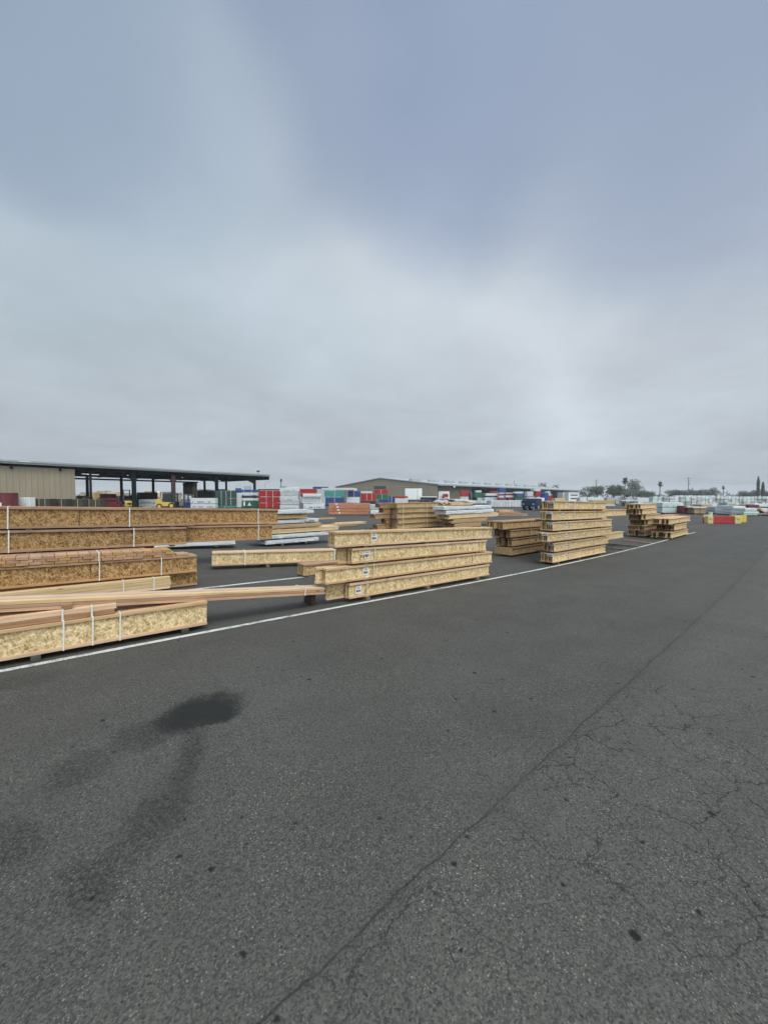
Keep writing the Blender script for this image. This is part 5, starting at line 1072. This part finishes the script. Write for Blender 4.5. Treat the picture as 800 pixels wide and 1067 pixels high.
def cypress(label, px, d, ytop, wpx, seed):
    r = random.Random(seed); H = FZ(ytop, d) - G0; W = wpx / F * d / 2; o = thing('cypress_tree', label, 'tree', at_d(px, d)); m = MB(); m.tube((0, 0, -.1), (0, 0, H * .9), .25, .05, 6); link('trunk', m.mesh('trunk', M['bark']), o)
    m = MB()
    for i in range(700):
        z = H * (.06 + .94 * r.random()); rr = W * min(1, 2.6 * (1 - z / H) ** .7) * (r.random() ** .5); a = r.uniform(0, 6.28); p = Vector((rr * math.cos(a), rr * math.sin(a), z)); up = Vector((r.gauss(0, .2), r.gauss(0, .2), 1)).normalized(); b_ = up.orthogonal().normalized(); b_ = Matrix.Rotation(a, 3, 'Z') @ b_; s_ = .5
        m.quad([p - b_ * .25, p + up * s_ * .6 - b_ * .3, p + up * s_ * 1.6, p + up * s_ * .6 + b_ * .3])
    link('crown', m.mesh('crown', M['leaf_c']), o)
gT = 'trees beyond the far side of the yard'
bare_tree('bare greyish tree leftmost in the group right of the shed', 607, 250, 508.5, 16, 1, gT)
tree('broadleaf_tree', 'thin greyish tree behind the bare tree right of the shed', 613, 262, 507, 22, M['leaf_g'], 700, .6, 2, dens=.6, group=gT)
tree('broadleaf_tree', 'grey-green tree with feathery top left of the dark round tree', 622, 255, 505.5, 15, M['leaf_g'], 800, .6, 3, group=gT)
bare_tree('bare twiggy tree rising behind the grey-green tree', 619, 270, 504, 14, 11, gT)
tree('broadleaf_tree', 'dense dark round evergreen tree left of the tall palm', 639, 240, 505.8, 19, M['leaf'], 1700, .6, 4, group=gT)
tree('broadleaf_tree', 'tall greyish tree between the tall palm and the low trees', 659, 258, 500.8, 17, M['leaf_g'], 1100, .6, 5, group=gT)
tree('broadleaf_tree', 'greyish bushy tree at the foot of the tall palm', 652, 250, 507, 16, M['leaf_g'], 900, .6, 6, group=gT)
tree('broadleaf_tree', 'low dark tree right of the tall greyish tree', 668, 246, 509, 17, M['leaf'], 1100, .55, 7, group=gT)
tree('broadleaf_tree', 'smallest dark tree ending the group before the lone palm', 677, 246, 512, 12, M['leaf'], 700, .5, 8, group=gT)
palm('tall palm with shaggy crown rising from the tree group', 650.5, 245, 497, 6.5, 1)
palm('lone palm with round crown right of the tree group', 687, 250, 501.5, 5.2, 2)
palm('small far palm above the white rows', 753, 330, 506, 3.4, 3)
palm('small palm peeping over the pale stack right of the red packs', 293, 260, 498.8, 3.2, 4)
for i, (px, yt, w) in enumerate(((697, 509, 14), (704, 507.5, 14), (710, 508.5, 13), (719, 507, 14), (727, 507.5, 14), (734, 506, 15), (741, 504.5, 17))):
    bare_tree('bare twiggy tree ' + ('just right of the lone palm', 'second right of the lone palm', 'left of the utility pole', 'right of the utility pole', 'second right of the utility pole', 'beside the broadest bare tree', 'broadest of the bare ones, ending their row')[i], px, 255 + 6 * (i % 3), yt, w, 20 + i, gT)
    tree('shrub', 'greyish shrub under the bare trees ' + ('by the lone palm', 'second from the lone palm', 'left of the utility pole', 'right of the utility pole', 'two right of the utility pole', 'second from the row end', 'at the row end')[i], px + 2, 262, 510.5, 12, M['hedge'], 500, .5, 40 + i, group=gT)
for i, (px, yt, w) in enumerate(((773, 511.5, 10), (780, 512.3, 9), (787, 511.2, 10), (798, 511.5, 10))):
    tree('broadleaf_tree', 'low dark tree near the cypresses, ' + ('farthest left of them', 'second to their left', 'at the foot of the taller one', 'right of the shorter one')[i], px, 275, yt, w, M['hedge'], 600, .55, 60 + i, group=gT)
cypress('taller slim dark cypress at the right edge', 789, 270, 497.2, 2.6, 1); cypress('shorter slim dark cypress right of the taller one', 794, 272, 502.7, 2.6, 2)
tree('broadleaf_tree', 'dark tree top showing over the shed roof, left one', 564, 380, 503, 12, M['leaf_g'], 600, .8, 70, group=gT); tree('broadleaf_tree', 'dark tree top showing over the shed roof, right one', 578, 380, 505, 10, M['leaf'], 600, .8, 71, group=gT)
def treeline(px0, px1, d, ytop, seed, name='treeline'):
    r = random.Random(seed); m = MB(); x0, x1 = FX(px0, d), FX(px1, d); n = int((x1 - x0) * 9)
    for i in range(n):
        x = r.uniform(x0, x1); h = (FZ(ytop, d) - G0) * (.72 + .45 * mnoise.noise(Vector((x * .07, seed, 0)))); p = Vector((x, d + r.uniform(-4, 4), r.random() ** .7 * h)); a = Vector((r.gauss(0, 1), r.gauss(0, 1), r.gauss(0, .7))).normalized(); b_ = a.orthogonal().normalized(); s_ = r.uniform(.4, 1.0)
        m.quad([p - a * s_ - b_ * s_ * .5, p - b_ * s_ * .2 + a * s_ * .2, p + a * s_ + b_ * s_ * .5, p + b_ * s_ * .7 - a * s_ * .2])
    o = link(name, m.mesh(name, M['hedge'])); o.location = (0, 0, G0); o['kind'] = 'stuff'
treeline(590, 850, 300, 513.2, 1); treeline(-120, 360, 330, 513.5, 2)
def upole(label, px, d, ytop, arm=True):
    H = FZ(ytop, d) - G0; o = thing('utility_pole', label, 'utility pole', at_d(px, d)); m = MB(); m.tube((0, 0, -.2), (0, 0, H), .22, .15, 8); link('pole', m.mesh('pole', M['pole']), o)
    if arm:
        for z in (H - .7, H - 2.2): link('crossarm', boxme('crossarm', (-1.4, 1.4, -.08, .08, z, z + .16), M['pole']), o)
        m = MB(); m.tube((.35, -.2, H - 4.4), (.35, -.2, H - 3.2), .28, .28, 10); link('transformer', m.mesh('transformer', M['greyp']), o)
    return Vector((FX(px, d), d, G0 + H))
A = upole('tall wooden utility pole above the bare trees', 716.5, 235, 497.3); B_ = upole('thin utility pole behind the grey-green tree left', 620.5, 260, 499.6); C_ = upole('far utility pole right of the frame edge trees', 830, 240, 497.5); upole('thin short pole above the white rows', 757, 280, 511.5, False); upole('thin aerial pole rising behind the shed roof', 535.5, 260, 500.5, False)
def wires(a, b_, label):
    m = MB()
    for dx, dz in ((0, -.6), (0, -2.1)):
        P_ = [a + (b_ - a) * (i / 14) + Vector((0, 0, dz - 1.8 * (1 - (2 * i / 14 - 1) ** 2))) for i in range(15)]
        for i in range(14): m.tube(P_[i], P_[i + 1], .03, .03, 4, cap=False)
    o = link('power_line', m.mesh('power_line', M['black'])); tag(o, label, 'power line')
wires(B_, A, 'power lines hanging between the two tall poles over the trees'); wires(A, C_, 'power lines running right from the tall utility pole')
for i, (px, yt) in enumerate(((262, 504.5), (246, 506), (276, 503.5))):
    d = 150; H = FZ(yt, d) - G0; o = thing('street_lamp', 'thin yard light pole ' + ('behind the end column of the canopy', 'left of the end column behind the packs', 'with a curved arm above the red stack')[i], 'light pole', at_d(px, d)); m = MB(); m.tube((0, 0, 0), (0, 0, H), .12, .08, 6); link('pole', m.mesh('pole', M['greyp']), o)
    m = MB(); m.tube((0, 0, H), (1.6, 0, H + .4), .06, .05, 5); link('arm', m.mesh('arm', M['greyp']), o); link('lamp_head', boxme('lamp_head', (1.4, 2.2, -.15, .15, H + .32, H + .48), M['greyp'], .03), o)
# distant low buildings left
for i, (x0, x1, yt, d) in enumerate(((84, 108, 513.6, 230), (112, 140, 514.3, 240), (150, 178, 513.8, 225), (203, 240, 514.5, 235), (244, 275, 512.5, 220))):
    a, b_ = FX(x0, d), FX(x1, d); o = thing('distant_building', ('tan', 'beige', 'tan', 'pale', 'pale')[i] + ' low building far beyond the canopy, ' + ('leftmost', 'behind the tall forklift mast', 'behind the yellow forklift', 'behind the beige site office', 'behind the blue pack')[i], 'building', ((a + b_) / 2, d, G0)); h = FZ(yt, d) - G0; w = (b_ - a) / 2
    link('wall', boxme('wall', (-w, w, 0, 12, 0, h), M['tanwall'] if i < 3 else M['beige2']), o); link('roof', boxme('roof', (-w - .3, w + .3, -.3, 12.3, h + .003, h + .3), M['greyp']), o)
    for k in range(4): link('window', boxme('window', (-w + w * (.3 + .45 * k), -w + w * (.5 + .45 * k), -.05, -.003, h * .4, h * .7), M['glass']), o)
# ================================================================== AIR, SKY, LIGHT, CAMERA
hm = bpy.data.materials.new('haze_air'); hm.use_nodes = True; hm.node_tree.nodes.clear(); g = NT(hm.node_tree)
pv = g.n('ShaderNodeVolumePrincipled', {'Color': (.86, .9, .95, 1), 'Density': .00032, 'Anisotropy': .0}); oo = g.n('ShaderNodeOutputMaterial'); g.l.new(pv.outputs[0], oo.inputs['Volume'])
hb = link('haze', boxme('haze', (-900, 900, -800, 1000, -2.0, 26), hm)); hb['kind'] = 'stuff'

world = bpy.data.worlds.new('World'); SC.world = world; world.use_nodes = True; world.node_tree.nodes.clear(); g = NT(world.node_tree)
SUN_EL, SUN_AZ = math.radians(60), math.radians(150)     # azimuth measured clockwise from +Y (behind and to the right of the camera)
tc = g.n('ShaderNodeTexCoord'); dirv = tc.outputs['Generated']; sp = g.sep(dirv)
sky = g.n('ShaderNodeTexSky', sky_type='NISHITA'); sky.sun_disc = False; sky.sun_elevation = SUN_EL; sky.sun_rotation = SUN_AZ
wn = g.noise(dirv, 2.2, 4, .5).outputs['Color']; wn2 = g.noise(dirv, 7.0, 4, .55).outputs['Color']
wd = g.vm('ADD', dirv, g.vm('SCALE', g.vm('SUBTRACT', wn, (.5, .5, .5)), scale=.13)); wd = g.vm('ADD', wd, g.vm('SCALE', g.vm('SUBTRACT', wn2, (.5, .5, .5)), scale=.03)); wd = g.vm('NORMALIZE', wd)
ez_ = g.sep(wd)[2]
col = g.ramp(ez_, [(.0, lin((178, 187, 197))), (.09, lin((183, 191, 200))), (.22, lin((191, 200, 208))), (.36, lin((190, 204, 214))), (.52, lin((172, 188, 209))), (.64, lin((150, 166, 194))), (.80, lin((152, 168, 195)))])
def dpx(px, py): return Vector(ray(px, py)).normalized()
def cloud(px, py, rad, c, k, inner=.1):
    global col
    dv = dpx(px, py); d_ = g.vm('DOT_PRODUCT', wd, tuple(dv)); mk = g.mr(d_, math.cos(math.radians(rad)), math.cos(math.radians(rad * inner)), 0, k)
    col = g.mix(mk, col, lin(c))
cloud(130, 200, 24, (182, 198, 211), .7); cloud(310, 225, 22, (203, 215, 225), .95); cloud(500, 305, 20, (211, 220, 228), .8); cloud(680, 345, 19, (210, 219, 227), .7); cloud(250, 140, 14, (176, 192, 210), .5)
cloud(110, 310, 18, (187, 202, 212), .6); cloud(430, 310, 19, (203, 214, 222), .7)
cloud(600, 335, 25, (218, 227, 234), .95); cloud(420, 255, 13, (206, 216, 226), .6); cloud(720, 295, 19, (208, 217, 227), .7); cloud(790, 260, 13, (192, 203, 220), .5)
cloud(465, 165, 15, (152, 168, 197), .75, .0); cloud(620, 120, 20, (152, 167, 192), .65, .0); cloud(770, 110, 20, (152, 167, 192), .6, .0); cloud(330, 60, 18, (146, 162, 188), .6, .0); cloud(260, 20, 15, (150, 165, 190), .45, .0); cloud(215, 165, 14, (192, 206, 218), .7, .0)
cloud(560, 10, 14, (160, 176, 199), .5, .0); cloud(720, 20, 12, (163, 178, 200), .5, .0); cloud(5, 15, 16, (132, 149, 178), 1.0, .0); cloud(130, 110, 15, (170, 187, 205), .7); cloud(10, 150, 8, (164, 180, 199), .5)
cloud(200, 440, 16, (188, 197, 205), .6); cloud(480, 430, 15, (192, 201, 210), .6); cloud(720, 420, 14, (192, 201, 210), .6)
# streaky fine structure of a low overcast, flattened toward the horizon
pl = g.m('ADD', g.m('MAXIMUM', sp[2], 0.0), .16); cv = g.comb(g.m('DIVIDE', sp[0], pl), g.m('DIVIDE', sp[1], pl), 0.0)
n1 = g.noise(cv, .9, 6, .55, .4).outputs['Fac']; n2 = g.noise(cv, 2.6, 5, .55).outputs['Fac']
low = g.mr(sp[2], .05, .75, 1, .4); k = g.m('ADD', 1.0, g.m('MULTIPLY', low, g.m('ADD', g.m('MULTIPLY', g.m('SUBTRACT', n1, .5), .50), g.m('MULTIPLY', g.m('SUBTRACT', n2, .5), .20))))
col = g.mix(1.0, col, g.comb(k, k, k), 'MULTIPLY')
# the overcast is brighter overhead and on the sun's side, outside the frame
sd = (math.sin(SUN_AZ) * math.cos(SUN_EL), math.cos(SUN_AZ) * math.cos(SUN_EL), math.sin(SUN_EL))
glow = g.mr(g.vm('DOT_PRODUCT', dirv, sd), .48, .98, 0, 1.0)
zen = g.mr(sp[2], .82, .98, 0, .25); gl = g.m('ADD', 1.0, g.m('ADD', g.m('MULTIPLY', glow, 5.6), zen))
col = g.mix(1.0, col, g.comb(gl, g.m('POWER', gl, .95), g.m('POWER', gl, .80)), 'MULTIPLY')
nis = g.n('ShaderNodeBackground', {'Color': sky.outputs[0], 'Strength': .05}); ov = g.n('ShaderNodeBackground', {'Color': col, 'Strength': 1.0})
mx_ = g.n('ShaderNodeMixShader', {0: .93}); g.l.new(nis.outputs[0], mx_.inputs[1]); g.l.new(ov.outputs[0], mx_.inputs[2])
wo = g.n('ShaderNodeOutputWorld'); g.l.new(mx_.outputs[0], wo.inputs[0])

sl = bpy.data.lights.new('sun', 'SUN'); sl.energy = 1.5; sl.angle = math.radians(22); sl.color = (1, .965, .91)
so = bpy.data.objects.new('sun', sl); COL.objects.link(so); so.rotation_euler = Vector((-sd[0], -sd[1], -sd[2])).to_track_quat('-Z', 'Y').to_euler()

cam = bpy.data.cameras.new('camera'); cam.sensor_fit = 'HORIZONTAL'; cam.sensor_width = 36; cam.lens = 36 * F / 800; cam.clip_start = .05; cam.clip_end = 3000
co = bpy.data.objects.new('camera', cam); COL.objects.link(co); co.location = (0, 0, CAMZ); co.rotation_euler = (math.pi / 2 - PITCH, 0, 0); SC.camera = co
SC.view_settings.view_transform = 'Standard'; SC.view_settings.look = 'None'; SC.view_settings.exposure = 0; SC.view_settings.gamma = 1; SC.view_settings.use_curve_mapping = False
SC.render.engine = 'CYCLES'; SC.cycles.use_denoising = True; SC.cycles.max_bounces = 6; SC.cycles.volume_bounces = 1
